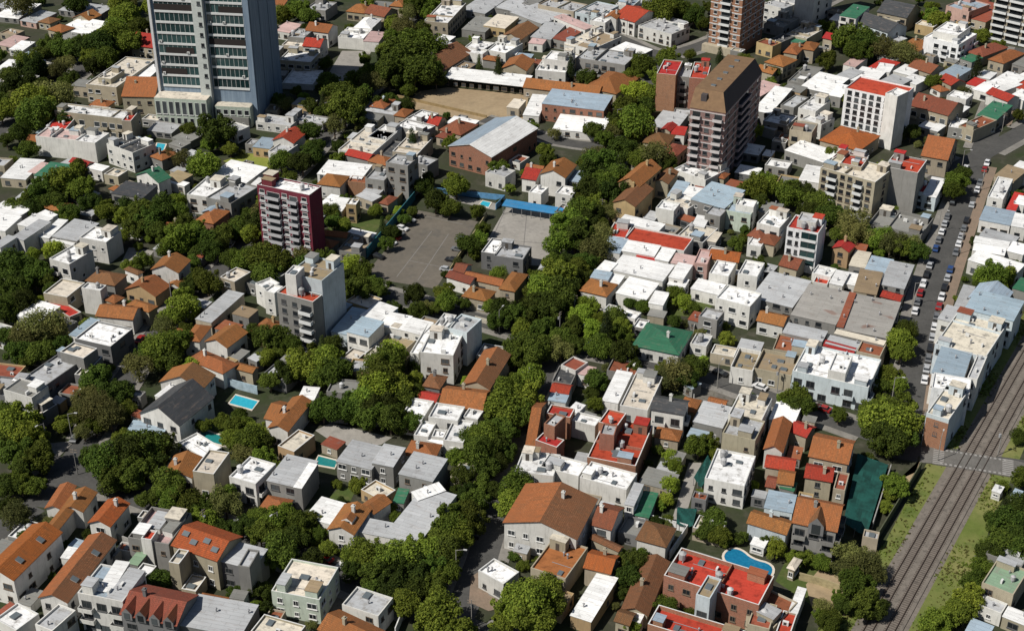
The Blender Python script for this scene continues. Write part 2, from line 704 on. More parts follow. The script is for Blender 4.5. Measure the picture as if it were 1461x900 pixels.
def volume(corn, h, typ, rc, wc, flags, ground=False, rootname='house', annex=None, base=0.0):
    A, B, C = (gp(x, y, base if ground else h) for x, y in corn)
    ctr, th, a, b, sk = rect(A, B, C)
    SKEW.append((abs(sk), round(sk), [tuple(round(q) for q in c) for c in corn], round(a, 1), round(b, 1), h))
    mw = Matrix.Translation((ctr.x, ctr.y, 0)) @ Matrix.Rotation(th, 4, 'Z')
    foot = (ctr, Vector((math.cos(th), math.sin(th))), Vector((-math.sin(th), math.cos(th))), a / 2, b / 2, h)
    FOOT.append(foot)
    return dict(ctr=ctr, th=th, a=a, b=b, h=h, mw=mw, foot=foot, typ=typ, rc=rc, wc=wc, flags=flags, corn=corn)


def raise_volume(v, parent_root=None, name='house'):
    a, b, h, typ, rc, wc, flags = (v[k] for k in ('a', 'b', 'h', 'typ', 'rc', 'wc', 'flags'))
    wm = wall_mat(wc)
    slope = 0.62 if 'S' in flags else (0.30 if 'l' in flags else 0.46)
    tile = typ in 'gkh' and rc in 'TBXRV'
    rm = roof_mat('t' if tile else ('f' if typ == 'f' else 's'), rc)
    rm2 = roof_mat('t', 'T') if '2' in flags else (roof_mat('s', 'K') if '3' in flags else rm)
    if parent_root is None:
        root = bpy.data.objects.new(name, None)
        COL.objects.link(root)
        root.empty_display_size = 2
        root.location = (v['ctr'].x, v['ctr'].y, 0)
        root.rotation_euler = (0, 0, v['th'])
        par, loc, rz = root, (0, 0, 0), 0.0
    else:
        inv = parent_root['mw'].inverted() @ v['mw']
        root = parent_root['root']
        loc, rz = inv.to_translation(), inv.to_euler().z
    w, r = MB(), MB()
    over = 0.0
    capm = wm if rc not in 'WCR' else plain('coping', (0.6, 0.6, 0.58), 0.8)
    roof_z = h
    if typ == 'f':
        pz = 0.5 if 'P' not in flags else 1.1
        walls_flat(w, a, b, h, pz)
        r.box(-a / 2 + 0.24, a / 2 - 0.24, -b / 2 + 0.24, b / 2 - 0.24, h - pz - 0.2, h - pz)
        roof_z = h - pz
        wmats = [wm, capm]
    elif typ == 's':
        over = 0.12
        dr = min(0.05 * b, 0.9)
        x, y = a / 2, b / 2
        z0, z1 = h - dr, h
        for q in (0.0, -0.13):
            p = [(-x, -y, z0 + q), (x, -y, z0 + q), (x, y, z1 + q), (-x, y, z1 + q)]
            r.poly(p if q == 0 else p[::-1])
        r.poly([(-x, -y, z0 - .13), (x, -y, z0 - .13), (x, -y, z0), (-x, -y, z0)])
        r.poly([(x, -y, z0 - .13), (x, y, z1 - .13), (x, y, z1), (x, -y, z0)])
        r.poly([(x, y, z1 - .13), (-x, y, z1 - .13), (-x, y, z1), (x, y, z1)])
        r.poly([(-x, y, z1 - .13), (-x, -y, z0 - .13), (-x, -y, z0), (-x, y, z1)])
        x, y = x - over, y - over
        if 'o' not in flags:
            e0, e1 = z0 - 0.14 + dr * over / b, z1 - 0.14 - dr * over / b
            w.poly([(-x, -y, 0), (x, -y, 0), (x, -y, e0), (-x, -y, e0)])
            w.poly([(x, -y, 0), (x, y, 0), (x, y, e1), (x, -y, e0)])
            w.poly([(x, y, 0), (-x, y, 0), (-x, y, e1), (x, y, e1)])
            w.poly([(-x, y, 0), (-x, -y, 0), (-x, -y, e0), (-x, y, e1)])
        wmats = [wm]
    else:
        over = 0.35
        r, w, rise = pitched(a, b, h, typ, slope, over)
        wmats = [wm]
    near = v['corn'][1][1] > 500
    if parent_root is None:
        if w.f:
            par_w = w.build('wall', wmats, root)
        ro = r.build('roof', [rm, rm2], root)
        holder = root
        v['root'] = root
    else:
        holder = w.build('annex', wmats, root, loc, rz) if w.f else root
        ro = r.build('roof', [rm, rm2], holder, (0, 0, 0) if w.f else loc, 0 if w.f else rz)
        near = False
    # windows
    fr = 'd' if wc in 'dk' else ('n' if wc in 'by' else RND.choice('wdn'))
    if 'x' not in flags:
        facade(holder, v['mw'], v['foot'], a - 2 * over, b / 2 - over, 0, h - (0.6 if typ == 'f' else 0.4), 0.86, flags, near, fr, 0, wm)
        pr = 0.86 if 'w' in flags else 0.30
        facade(holder, v['mw'], v['foot'], b - 2 * over, a / 2 - over, 1, h - (0.6 if typ == 'f' else 0.4), pr, flags if 'w' in flags else '', near, fr, 0, wm)
    # things fixed on the roof
    rr = RND.random
    depth = 1 if parent_root is None else 2
    if 'z' not in flags:
        area = a * b
        if typ == 'f':
            n = min(9, int(area / 24 + rr()))
            kinds = ['water_tank', 'air_conditioner', 'skylight', 'vent_pipe', 'air_conditioner', 'skylight', 'vent_pipe']
            if area > 70 and rr() < 0.55 and 'U' not in flags:
                bw, bd, bh = 2.2 + rr() * 1.6, 2.2 + rr() * 1.8, 2.1 + rr() * 0.7
                mb = MB()
                mb.box(-bw / 2, bw / 2, -bd / 2, bd / 2, 0, bh, 0, 1)
                mb.box(-bw / 2 - 0.12, bw / 2 + 0.12, -bd / 2 - 0.12, bd / 2 + 0.12, bh, bh + 0.14, 1)
                mb.box(-0.45, 0.45, -bd / 2 - 0.03, -bd / 2, 0.05, 1.95, 2)
                s = -1 if rr() < 0.5 else 1
                mb.build('stair_bulkhead', [wm, roof_mat('f', 'C' if rc not in 'RL' else rc), plain('door dark', (0.07, 0.06, 0.05))], holder,
                         (s * (a / 2 - bw / 2 - 0.6), b / 2 - bd / 2 - 0.7, roof_z))
            if area > 55 and 'U' not in flags:
                for _ in range(int(rr() * 1.6 + area / 160)):
                    lw, ld, lh = 1.8 + rr() * 2.2, 1.6 + rr() * 2.0, 1.7 + rr() * 0.7
                    if lw > a * 0.6 or ld > b * 0.6:
                        continue
                    mb = MB()
                    mb.box(-lw / 2, lw / 2, -ld / 2, ld / 2, 0, lh, 0, skip='t')
                    mb.box(-lw / 2 - 0.15, lw / 2 + 0.15, -ld / 2 - 0.15, ld / 2 + 0.15, lh, lh + 0.1, 1)
                    sx, sy = (-1 if rr() < 0.5 else 1), (-1 if rr() < 0.5 else 1)
                    mb.build('rooftop_shed', [wm, roof_mat('s', RND.choice('LMWKXLO'))], holder,
                             (sx * (a / 2 - lw / 2 - 0.45 - rr() * 1.0), sy * (b / 2 - ld / 2 - 0.45), roof_z))
                if rr() < 0.7:
                    pm = MB()
                    yy = (rr() - 0.5) * b * 0.7
                    pm.tube((-a * 0.4 * rr(), yy, 0.14), (a * 0.42 * rr() + 0.8, yy, 0.14), 0.07, 0.07, 5)
                    pm.build('pipe_run', plain('vent metal', (0.32, 0.32, 0.33), 0.5, 0.4), holder, (0, 0, roof_z))
            if area > 130 and 'U' not in flags and rr() < 0.8:
                pm = MB()
                if a > b:
                    xx = (rr() - 0.5) * a * 0.5
                    pm.box(xx - 0.12, xx + 0.12, -b / 2 + 0.26, b / 2 - 0.26, 0, 0.55 + 0.6 * rr())
                else:
                    xx = (rr() - 0.5) * b * 0.5
                    pm.box(-a / 2 + 0.26, a / 2 - 0.26, xx - 0.12, xx + 0.12, 0, 0.55 + 0.6 * rr())
                pm.build('dividing_wall', wm, holder, (0, 0, roof_z))
            for i in range(n):
                k = kinds[int(rr() * len(kinds))]
                fn = dict(water_tank=tank_mesh, air_conditioner=ac_mesh, skylight=sky_mesh, vent_pipe=vent_mesh)[k]
                o = link(k, proto(k, fn), holder, ((rr() - 0.5) * (a - 2.6), (rr() - 0.5) * (b - 2.6), roof_z), int(rr() * 4) * math.pi / 2 if k != 'vent_pipe' else 0)
                s = 0.8 + 0.5 * rr()
                o.scale = (s, s, s)
        elif typ == 's':
            for i in range(min(6, int(area / 60 + rr()))):
                y = (rr() - 0.5) * (b - 1.5)
                link('vent_pipe', proto('vent_pipe', vent_mesh), holder, ((rr() - 0.5) * (a - 1.5), y, h - min(0.05 * b, 0.9) * (0.5 - y / b) - 0.05))
        elif rr() < 0.75 and min(a, b) > 5:
            xx, yy = (rr() - 0.5) * a * 0.5, (rr() - 0.5) * b * 0.5
            if typ == 'g' or (typ == 'h' and a >= b):
                zz = h + (b / 2 - abs(yy)) * slope
            else:
                zz = h + (a / 2 - abs(xx)) * slope
            link('chimney', proto('chim' + wc, chim_mesh, wm), holder, (xx, yy, min(zz, h + 2.2)))
    return v


ROOFWORD = dict(W='white', C='cream', L='light grey', M='grey', D='dark', R='red', P='pink', T='orange tiled', B='brown tiled', K='blue grey', G='green', O='ochre',
                X='rust red', E='pale green', U='blue', Z='rust patched', V='orange red tiled')
WALLWORD = dict(h='white', w='white', c='cream', g='grey', d='dark grey', b='brick', p='pink', y='ochre', k='pale blue', r='red', e='pale green')


def look_of(v, name):
    a, b, h = v['a'], v['b'], v['h']
    size = 'tall ' if h >= 12 else ('long ' if max(a, b) > 2.7 * min(a, b) and max(a, b) > 14 else ('small ' if a * b < 60 else ('large ' if a * b > 330 else '')))
    t = dict(f='flat', s='sheet', g='gabled', k='gabled', h='hipped')[v['typ']]
    return f"{size}{WALLWORD[v['wc']]} {name.replace('_', ' ')} with {ROOFWORD[v['rc']]} {t} roof"


def build_all(text):
    """first reads every footprint, then raises the walls, so that no window looks into a neighbour"""
    ox = oy = 0.0
    rows, cur = [], None
    for ln in text.strip().splitlines():
        ln = ln.split('#')[0].strip()
        if not ln:
            continue
        if ln[0] == '@':
            ox, oy = (float(q) for q in ln[1:].split())
            continue
        parts = [q.strip() for q in ln.split('|')]
        head = parts[0]
        ann = head[0] == '+'
        t = head.lstrip('+').split()
        n = [float(q) for q in t[:7]]
        if not ann:
            shrink = 0.84 if n[6] < 12.5 else 1.0
        n[6] *= shrink
        corn = [(ox + n[i] * 370 / 1448, oy + n[i + 1] * 230 / 900) for i in (0, 2, 4)]
        rt, wc, fl = t[7], t[8], (t[9] if len(t) > 9 else '')
        nm = parts[1] if len(parts) > 1 and parts[1] else None
        v = volume(corn, n[6], rt[0], rt[1], wc, fl, ground='^' in fl)
        v['ann'] = ann
        big = v['a'] * v['b']
        if not nm:
            nm = 'apartment_building' if n[6] >= 12 else ('warehouse' if rt[0] == 's' and big > 260 else ('shed' if big < 26 and n[6] <= 4.5 else ('tiled_house' if rt[0] in 'gkh' and rt[1] in 'TBXRV' else 'house')))
        v['nm'] = nm
        v['desc'] = parts[2] if len(parts) > 2 else None
        rows.append(v)
    for v in rows:
        if v['ann']:
            raise_volume(v, cur)
        else:
            cur = raise_volume(v, None, v['nm'])
            A, B, C = v['corn']
            ENTS.append(dict(root=v['root'], px=(A[0] + C[0]) / 2, py=(A[1] + C[1]) / 2, look=look_of(v, v['nm'].replace('tiled_', '')), desc=v['desc'],
                             cat=v['nm'].replace('tiled_', '').replace('_', ' '), group=None, size=v['a'] * v['b']))
    return rows


# ------------------------------------------------------------------ the houses: three roof corners (left, near, right), height, roof, wall, flags | kind | words of their own
HOUSES = '''
@0 0
-20 80 105 100 215 25 4 sW g
125 105 200 128 300 75 4 sL p
360 45 560 88 600 42 4 sL g
290 162 340 192 392 158 5 hT c
365 150 490 195 572 130 5 sW w
430 98 500 124 540 88 5 kT c
0 30 60 50 110 5 4 sL g
230 120 280 140 320 110 4 hB c
-10 240 60 262 150 212 4 sP c
80 265 130 285 165 240 4 sW w
150 302 230 346 282 300 4 sK w
-5 385 80 412 127 348 4 sW w
755 245 865 280 925 215 7 gR c - | house | red gabled house behind the trees beside the glass tower
485 468 650 490 860 335 9 fC c U | house | cream block with flat cream roof and notched corner beside glass tower
+560 430 620 445 680 395 11 fC c x
+715 472 772 490 885 368 8 sW c
710 530 880 552 905 450 9 gT c w | house | cream three storey house with orange tiled roof against glass tower
330 612 735 676 757 632 10 fW c b | apartment_building | weathered balcony apartment row with broken white roof
+690 670 735 678 757 632 11 fR c x
245 745 345 762 400 660 7 fR w
210 757 425 787 472 735 9 fP w x | apartment_building | long block with stained white blind wall
+428 782 532 803 600 745 9 fW w x
+590 802 740 852 872 800 9 fD w w
830 720 960 745 1000 700 3.5 sL g
985 760 1050 800 1120 750 4 sM g
1240 640 1395 668 1412 620 5 fO g
@365 0
292 167 410 192 442 150 8 gT w
165 247 272 267 302 215 6 fC c
275 255 365 272 388 228 7 gR w w
200 202 275 220 300 170 8 fL g x
120 160 190 185 240 140 5 sP w
140 332 312 352 347 295 7 fW c bw | house | white roofed two storey house right of the glass tower
+150 462 320 474 372 395 3 fW w xz
300 45 395 67 430 18 6 fL g
110 20 160 40 190 5 5 gT c
515 62 622 82 662 40 5 hT c
620 72 720 102 780 60 6 gX c
770 30 832 47 842 8 6 hT c
560 152 650 168 690 110 5 hW w x | house | white peaked marquee roof below the dark red roofs
470 205 605 222 640 165 6 fW w x | house | pale walled house with white and pink roof behind gravel yard
+605 222 690 232 720 182 6 sP w x
945 117 1075 132 1167 20 9 fW c w | apartment_building | white roofed cube apartment block behind the big trees
1165 282 1275 312 1317 245 6 fW w
1300 272 1400 307 1462 245 6 fW w
1180 150 1290 180 1330 110 5 sM g
1300 130 1400 160 1440 100 6 sC y
1200 40 1290 80 1330 10 5 sL g
1340 30 1420 60 1460 0 5 sM g
930 370 1040 432 1132 300 5 kB c | house | mossy gabled roof at the end of the arcade
1055 428 1508 482 1537 425 5 sW b o | market_hall | long white roofed arcade beside the dirt field
640 592 720 612 772 558 5 hT k
610 612 780 652 802 602 4.5 fL g x
790 642 840 662 862 618 5 hT c
850 662 930 692 1005 635 6 fW g
960 690 1022 707 1052 662 5 gR c
1060 722 1150 768 1205 700 5 hX c
1050 682 1200 702 1262 672 4.5 sW w
1020 760 1075 785 1110 745 4 hX c
780 700 935 742 1000 702 6 fW g
480 832 650 872 770 740 6 fC w | house | wide white terrace house with dark patio near striped hall
+640 850 770 880 830 800 4 fD g xz
+760 845 900 862 990 770 7 fC c
650 760 730 790 790 715 6 fW w
510 862 630 902 662 868 6 gR g
5 677 195 707 240 663 4 fL w
190 662 380 702 402 660 4 fL g
100 782 215 807 272 745 7 kR w
0 810 85 832 112 780 5 sK y
85 842 160 867 217 810 6 fL w
1120 812 1325 897 1530 720 9 kW b l3 | sports_hall | brick hall with white roof and blue roof stripe
@730 0
-10 102 60 132 152 60 5 sM g
55 60 165 140 255 80 6 sL g
190 22 355 77 382 30 8 fL c
-60 30 30 70 90 20 5 sL g
265 92 410 172 432 150 8 sP w
150 190 232 222 262 140 6 sL g
240 202 305 227 402 160 6 sX g
290 237 445 277 617 205 8 fO w | house | flat roofed house with half cream half ochre roof
+290 237 350 250 520 175 8.4 sC w x
575 275 690 332 747 278 8 sW g
190 327 320 347 347 300 10 fW w | house | white stepped modernist house with terraces
+150 387 310 412 322 350 6 fW w
365 322 635 367 697 302 8 fL g b
70 487 490 542 512 490 5 gT c | house | long orange tiled wing beside the dirt field
480 482 600 547 642 440 6 hT c
-60 382 85 397 132 340 5 kT c
-20 202 60 237 107 160 6 kB c
-40 292 30 302 52 258 4 sW w
110 230 180 247 207 190 5 sP w
175 567 520 612 560 535 9 sK b w | school_building | brick building with blue grey sheet roof and white wing
+245 707 520 747 532 668 4.5 sW w
75 627 160 642 192 535 5 sW w
-30 592 40 602 82 560 5 sC c
825 407 925 425 940 345 15 fR b x | apartment_building | brick apartment block with red roofs and recessed grey bay
+925 425 1000 435 1015 375 13 fL g bw
+1000 432 1095 444 1108 355 15 fR b x
785 692 925 722 977 640 4.5 sL g
895 742 970 754 977 710 5 sR w
850 722 892 742 905 700 5 kR c
745 792 880 822 902 758 5 hB c
860 852 930 882 962 820 5 hX c
680 890 760 915 790 850 5 hT c
380 67 480 102 572 35 8 fL k
475 112 530 137 577 70 8 fW w w
530 97 592 112 612 75 8.5 kT w
600 92 690 137 802 70 8 gR w wl | shop_house | white shop house with bright red roof by the curving street
720 142 895 197 982 150 7 fL w | shop_house | white corner shop with magenta lower wall
600 22 680 42 702 0 8 fK w
700 10 760 40 800 -10 6 sL g
80 10 130 30 190 -20 6 sM g
@1091 0
40 22 115 62 182 0 9 fL w
20 132 110 162 172 100 5 fM g
120 192 235 217 327 165 5 fC c
30 222 90 242 162 205 5 fD g
155 227 195 247 237 222 4 sG g
425 77 515 97 582 40 11 sG w b | apartment_building | stepped white flats with green roof
520 122 690 192 777 150 7 gD k | house | large dark gabled roof beside the green roofed flats
640 67 800 107 862 50 8 gD c
670 90 740 127 800 95 6 fC c
880 207 1080 247 1197 190 11 fW h bw | apartment_building | white modern flats with orange panels and rooftop box
+960 172 1085 207 1132 150 14 fW w
1030 32 1145 72 1242 25 9 fK p w
1185 82 1250 132 1297 40 6 sX c
1150 292 1220 327 1337 265 5 hX c
1260 332 1340 362 1442 300 5 hT c
830 372 930 422 977 380 5 gX c
800 262 870 302 885 242 5 hT c
1100 322 1160 347 1212 322 5 sG g
1005 402 1080 437 1132 385 5 sK w
1400 350 1480 380 1540 330 5 sM g
0 347 105 377 182 335 7 hT c w | house | row house with brown tiles at foot of striped tower
+120 292 190 312 217 255 7 hT c
+205 272 280 287 302 245 7 hT c
325 212 380 227 417 200 6 gR c
130 452 230 472 322 380 4.5 fM g
225 472 375 522 447 440 6 sW g | warehouse | wide white roofed hall behind the white red roofed flats
370 522 432 542 472 482 6 sW g
385 432 440 462 532 400 5 sL g
500 432 620 472 652 400 5 sW g
560 377 662 402 762 350 5 sR w
622 387 702 402 722 362 5.5 sW w
735 392 812 422 857 382 5 sW w
650 452 740 492 802 445 5.5 sL g
790 442 852 477 887 438 5 sW w
450 352 512 372 567 322 5 sP w
432 492 745 549 852 487 18 fR h xz | apartment_building | white seven storey flats with red flat roof
+690 520 745 545 790 510 20.5 fW w x
325 782 535 852 627 760 6 hV c l | hall | bright orange hipped hall in front of the white flats
832 587 1035 657 1093 590 9 gX c b | apartment_building | balcony block with long rust orange tiled roof
1190 632 1300 662 1382 590 6 sG g
1110 702 1170 737 1272 670 6 fX c
1030 707 1110 722 1132 668 5 fW g
1030 532 1130 562 1152 528 5 fW w
1230 462 1330 512 1422 470 5 sW w
1190 422 1260 442 1292 408 5 sW w
1290 442 1390 482 1450 430 5.5 sW w
1180 492 1250 522 1292 480 5 sW w
1260 522 1360 577 1402 545 5.5 gR w
1130 462 1190 482 1232 448 5 sR w
970 442 1040 482 1122 462 5 gR c
1380 532 1450 562 1500 520 5 sW w
1400 472 1500 522 1560 480 5 sR w
1420 420 1500 450 1560 410 5 sW w
885 867 1032 902 1070 790 8 gT c w
190 602 285 625 367 560 9 fW w
5 672 130 707 172 650 7 fW g
-20 600 45 635 110 500 7 sW g
95 585 165 605 240 545 8 fL g
220 662 320 702 377 660 7 fW w
150 722 270 747 287 692 10 fM c b
-80 502 -20 542 47 475 5 sP g
0 700 60 730 100 690 5 sL g
110 830 330 900 422 850 6 sW g
375 880 540 915 585 868 9 fR w
@0 225
35 92 150 122 217 20 5 sW c
160 72 210 87 282 35 5 sP c
205 87 330 117 402 45 7 sG e | house | pale green house with dark green roof among trees
395 22 480 57 517 30 5 gR c
495 52 570 77 602 50 5 sW w
600 87 660 112 692 75 4.5 fC c
640 187 800 227 857 160 8 sD g b | house | dark roofed house behind the street trees
750 97 885 142 962 110 7 kG w
920 107 1000 137 1072 95 4.5 sO g
950 132 1030 162 1047 142 4 sW w
1050 202 1180 225 1270 135 8 fW w | house | wide white house with two stepped flat roofs
+1190 217 1292 270 1405 165 9.5 fL g w
+1130 232 1230 292 1290 262 5 fW w x
1210 82 1380 147 1452 60 5 sW w
1400 150 1448 165 1490 120 5 sW w
1150 300 1215 335 1260 280 6 kK c
1105 347 1195 377 1272 300 6 hT b
-90 302 60 352 172 285 6 sW g
-60 387 30 407 110 330 6 sW w
75 432 130 457 272 360 8 sL w | house | sloping white roof behind the grey sheet roof
-40 482 0 502 85 445 8 sL w
170 322 250 347 332 318 6 sW w
120 362 200 402 272 340 6 sW w
230 430 275 445 367 350 6 sW w
300 427 430 462 542 368 6.5 sL g
455 442 595 477 662 412 9 fW w | house | white cubic house left of the street trees
260 564 385 588 532 515 9 fW w b | house | white flats with notched white roof above tiled houses
280 457 400 487 442 462 5 sW w
470 687 640 714 716 652 6 hB g
705 732 870 782 946 715 5 kT y
845 622 1000 647 1062 573 8 kT w | house | tall white house with steep orange roof by the street
+940 707 1000 727 1032 690 4 kT w
690 622 770 657 802 638 5 hB w
250 752 375 782 466 699 7 fC c z | house | cream roofed house with red terrace
+270 802 385 897 432 862 4 fR c z
458 724 560 744 590 712 10 fW w x
85 872 215 907 342 828 6 sW w
535 882 745 908 798 835 6 gT w
700 822 830 862 887 828 6 hT c
570 792 640 812 702 780 6 hT c
1105 882 1180 915 1347 760 6 sL c
1255 662 1310 702 1372 640 7 fC c
1310 862 1390 897 1427 850 5 sO g
@365 225
15 147 300 213 357 160 24 fW r x | apartment_tower | dark red nine storey tower with white balconies
340 82 590 112 652 40 6.5 sW w
620 112 720 132 762 70 9 fL g w
740 22 852 52 892 0 13 fL g w | apartment_building | tall grey stepped block behind the brick garden wall
890 22 960 52 1002 10 7 fL g
510 132 660 147 692 115 6 fX b x
365 142 480 172 502 108 6 hT w
375 247 430 272 472 220 5 sW c
425 282 485 297 522 230 5.5 sW c
505 257 560 264 577 232 8 fW y | house | ochre garden tower house right of dark red tower
570 207 650 247 692 215 5 sL c
600 182 690 202 720 170 5 sL c
690 252 740 267 792 222 4.5 hX c
385 432 510 452 522 420 4 gT c
520 412 650 447 667 422 4 sW w
470 512 590 542 647 455 4 fO g
1270 522 1345 542 1387 462 7 fW d | clubhouse | dark grey clubhouse with white flat roof beside the court
+1345 542 1500 577 1522 500 7 fL d w
1070 662 1200 712 1232 672 5 gX w
1165 667 1370 722 1392 682 5 gT c
1145 772 1290 802 1347 745 5 hT c
1375 727 1455 757 1502 655 7 hT c | house | steep brown hipped house below the clubhouse
1100 642 1160 662 1202 600 4.5 gX w
0 700 50 735 130 700 8 fW w w
60 740 105 762 140 720 9 fW w w
135 747 322 812 352 768 16 fR g x | apartment_building | cream block of flats with pale blue blind side wall
+200 640 372 695 472 590 20 fO k x
+170 645 225 660 262 610 22 fW w x
@365 450
415 77 520 97 642 -30 6 sK k | warehouse | blue sheet roof beside the cream block of flats
620 -12 690 45 755 -40 7 sW k
690 47 815 77 872 5 7 sW w
815 72 930 107 987 40 7 sW w
865 207 910 217 1000 50 7 fW w xz
530 78 635 125 692 38 9 sK w | house | slim white house with angled blue roof
690 152 830 202 915 110 4 fO c
915 205 1100 222 1160 100 11 fW w w | apartment_building | pale flats with white roof and grey penthouse behind
+1100 60 1185 110 1225 25 12.5 fL k x
+1040 60 1085 72 1120 20 12.5 fW w x
1005 52 1070 72 1112 0 8 fW w
1145 387 1305 410 1432 215 6 kB c 2 | chapel | long orange and brown gabled roof by the street
1020 502 1270 532 1312 418 5.5 gT c
905 462 1010 492 1032 440 5 gR c
930 392 1030 412 1072 340 5 hB d
815 562 930 592 985 480 6 fW w | house | spread white terrace house with open patio
+890 662 965 682 1000 600 5 fW w
+970 562 1130 592 1162 510 7 fW w
+985 672 1050 684 1062 640 5 fW w
+1050 692 1160 712 1212 590 6 fW w
+950 690 1180 752 1202 738 4 sW w
+1160 562 1240 582 1267 533 6 fW w
80 622 185 657 302 480 6 kT w
50 572 110 592 192 490 5 gT w
225 467 320 474 362 400 4 sW w
150 722 215 772 300 670 5.5 fC y
75 905 240 960 332 815 8 sL g | house | blue grey sheet roofed house left of the teal pool
+215 945 258 960 338 830 8.3 sW g x
455 802 650 857 727 738 7 sL g | house | row house with grey sheet roof right of the teal pool
650 812 770 842 832 738 8 sL g w
800 872 990 922 1067 800 8 sL g | house | grey roofed house with rooftop hatch end of row
@730 450
670 167 935 222 1015 90 5 hG w l | house | bungalow with broad green hipped roof
315 272 360 322 387 262 6 fX w z
360 322 440 332 482 288 5 sP w
215 422 320 442 342 390 5 gR w
205 467 305 487 317 445 5 sK w
240 362 340 392 357 300 5 fD g
513 457 600 482 667 320 6 sW w | house | narrow white sheet roof beside the cream roof
615 497 765 534 834 345 6 fC w | house | stained cream flat roof beside dark roofed townhouse
775 522 968 557 994 475 9 gD w bw | house | black roofed townhouse with white upper front
1028 577 1188 630 1220 515 6 sL g
1222 547 1400 597 1443 465 9 fC w | house | tall pale house with cream upper and grey lower roof
+1185 652 1365 702 1407 590 10 fL c w
1092 902 1308 960 1350 787 8 fW w w | house | white cubic house with large dark windows
960 380 1010 410 1060 380 4 sK g
200 542 330 572 347 520 8 fR b x | apartment_building | brick flats with red roofs round a courtyard
+180 602 240 622 302 560 11 fL b x
+145 692 255 742 282 695 7 fR b x
+490 592 590 622 636 545 10 fR b x
+495 657 575 672 587 610 12 fL b x
+445 782 705 852 766 620 7 fR b x
+345 582 470 622 492 570 6 fW w x
80 722 135 732 197 480 5 gT c
320 522 370 547 407 500 5 sW w
30 862 240 902 262 780 6 fW w x | house | dirty white flat roofs in front of the red courtyard flats
+150 842 370 892 432 820 6 fW w x
+380 902 640 972 702 880 6 fW w
@1091 450
40 187 230 217 270 130 6 fX c
-60 292 150 337 197 225 6 fO c P
-190 285 -65 310 -20 200 6 fO w P
110 87 330 147 342 90 7 sL g
335 150 510 192 542 150 7 sL g
330 167 500 217 517 180 6 gR c
520 197 650 232 672 160 7 fX c
155 307 580 402 652 245 9 fW k bw | apartment_building | bright white flat roof with central stepped bulkhead
+370 300 460 330 478 228 12 fW w x
385 97 665 162 682 140 7.5 sC g
945 302 1120 350 1150 210 11.5 sK h | shop_house | blue grey square roof beside the railway
1125 345 1182 352 1250 225 11.5 fL w
920 402 1040 432 1052 395 6 fX w
925 402 1137 432 1162 350 11.5 fW h
905 542 1030 582 1137 420 11.5 fC k | shop_house | corner shop with brick end wall at the level crossing
0 742 110 772 147 600 7 kT w S
150 642 240 692 272 625 5.5 gR c
250 782 475 837 502 700 8 gT c w | house | cream house with broad orange roof beside green netting
0 842 170 872 177 800 6 gR c
220 902 380 932 392 850 7 gR c w
@0 670
265 207 350 230 412 95 6 kT w
350 215 470 245 530 130 6 kT w | house | orange roofed corner house by the shaded junction
255 322 330 337 422 215 6 kT w
500 292 620 327 716 190 7 kV w | house | compact white house with smooth orange roof
-70 562 80 637 320 355 9 kV w w | house | long white house with steep orange roof
245 702 385 762 622 400 8 kB w w2 | house | long white house with brown roof and blue rooflight
345 482 410 502 442 440 6 sW w
385 417 440 442 477 400 5 sK w
725 372 945 422 1057 245 9 fP g P | house | rooftop terrace with sheet sheds inside a pink parapet
+810 310 890 325 960 240 10 sL w x
+900 330 960 345 1040 260 10 sM w x
+790 380 845 392 875 340 10 fR w xz
970 417 1215 522 1342 375 10 gV c w | apartment_building | cream balcony flats with smooth orange roof
945 512 1000 527 1052 450 11 fC c x | stair_tower | narrow cream stair tower between two orange roofs
1220 502 1410 547 1500 440 9 sL d | house | grey roofed dark house with rooftop box
+1335 532 1395 547 1442 450 12 fL g x
455 677 690 747 787 577 12 fK w bw | apartment_building | blue and white flats with striped roof panels
+560 655 625 685 705 520 12.4 sW w x
+625 690 690 735 780 570 12.4 sL w x
690 797 995 887 1087 705 10 gX d w | apartment_building | grey flats with rust orange dormer roof
1005 852 1345 927 1437 755 9 sL g | house | wide pale grey sheet roof at the corner of cream box house
-40 832 90 887 227 800 6 fW w
185 862 290 892 432 780 7 fL w
715 512 770 530 850 430 5 sE g
560 460 640 480 680 440 5 sM g
@365 670
430 322 560 382 612 230 7 kT w | house | orange house with rounded dormer between grey roofs
600 202 660 262 737 180 6 kT w
325 242 425 320 457 200 5 sW w
572 332 840 400 860 320 6 sL w
795 312 930 412 1062 150 7 sL w | house | long pale grey roof bending along the leafy street
865 115 905 165 1062 115 7.4 sW w
770 172 830 187 852 110 4 sG g
95 670 358 730 453 545 8 fC e w | house | pale green box house with large cream flat roof
-40 902 200 960 287 865 8 fC c
510 742 690 832 737 720 7 fL w | house | corner house with pale blue rooftop terrace
320 892 600 1000 747 895 6 gT c
1270 557 1385 652 1442 570 6 fW w | shop_house | curved white corner house at the brick pavement
@730 670
-45 292 370 394 476 165 9 kB w l2 | warehouse | large hall with weathered orange and brown gabled roof
455 302 565 347 617 215 7 gX w
630 182 685 197 737 80 7 sL w
690 242 770 262 817 130 4 sG g
690 387 865 434 922 325 6 hB w | house | small brown hipped house between patios
120 542 305 617 412 435 6 fT c
408 542 560 590 594 482 6 gV c
440 382 600 462 622 430 5 gB c
340 792 450 844 582 605 5 sW y | warehouse | narrow white sheet roof on an ochre shed
570 842 660 872 700 800 5 gB c
600 782 760 812 892 510 4.5 kB c | house | long brown tiled lean roof beside the red roofs
665 832 720 852 752 780 4.5 sW w
870 582 1390 767 1447 595 9 fR b P | apartment_building | long red roofed block beside the kidney shaped pool
1035 692 1110 722 1167 610 11 fO k | stair_tower | pale blue stair tower between the red roofs
745 862 1250 1000 1327 895 9 fR b P | apartment_building | red roofed block in front of stair tower
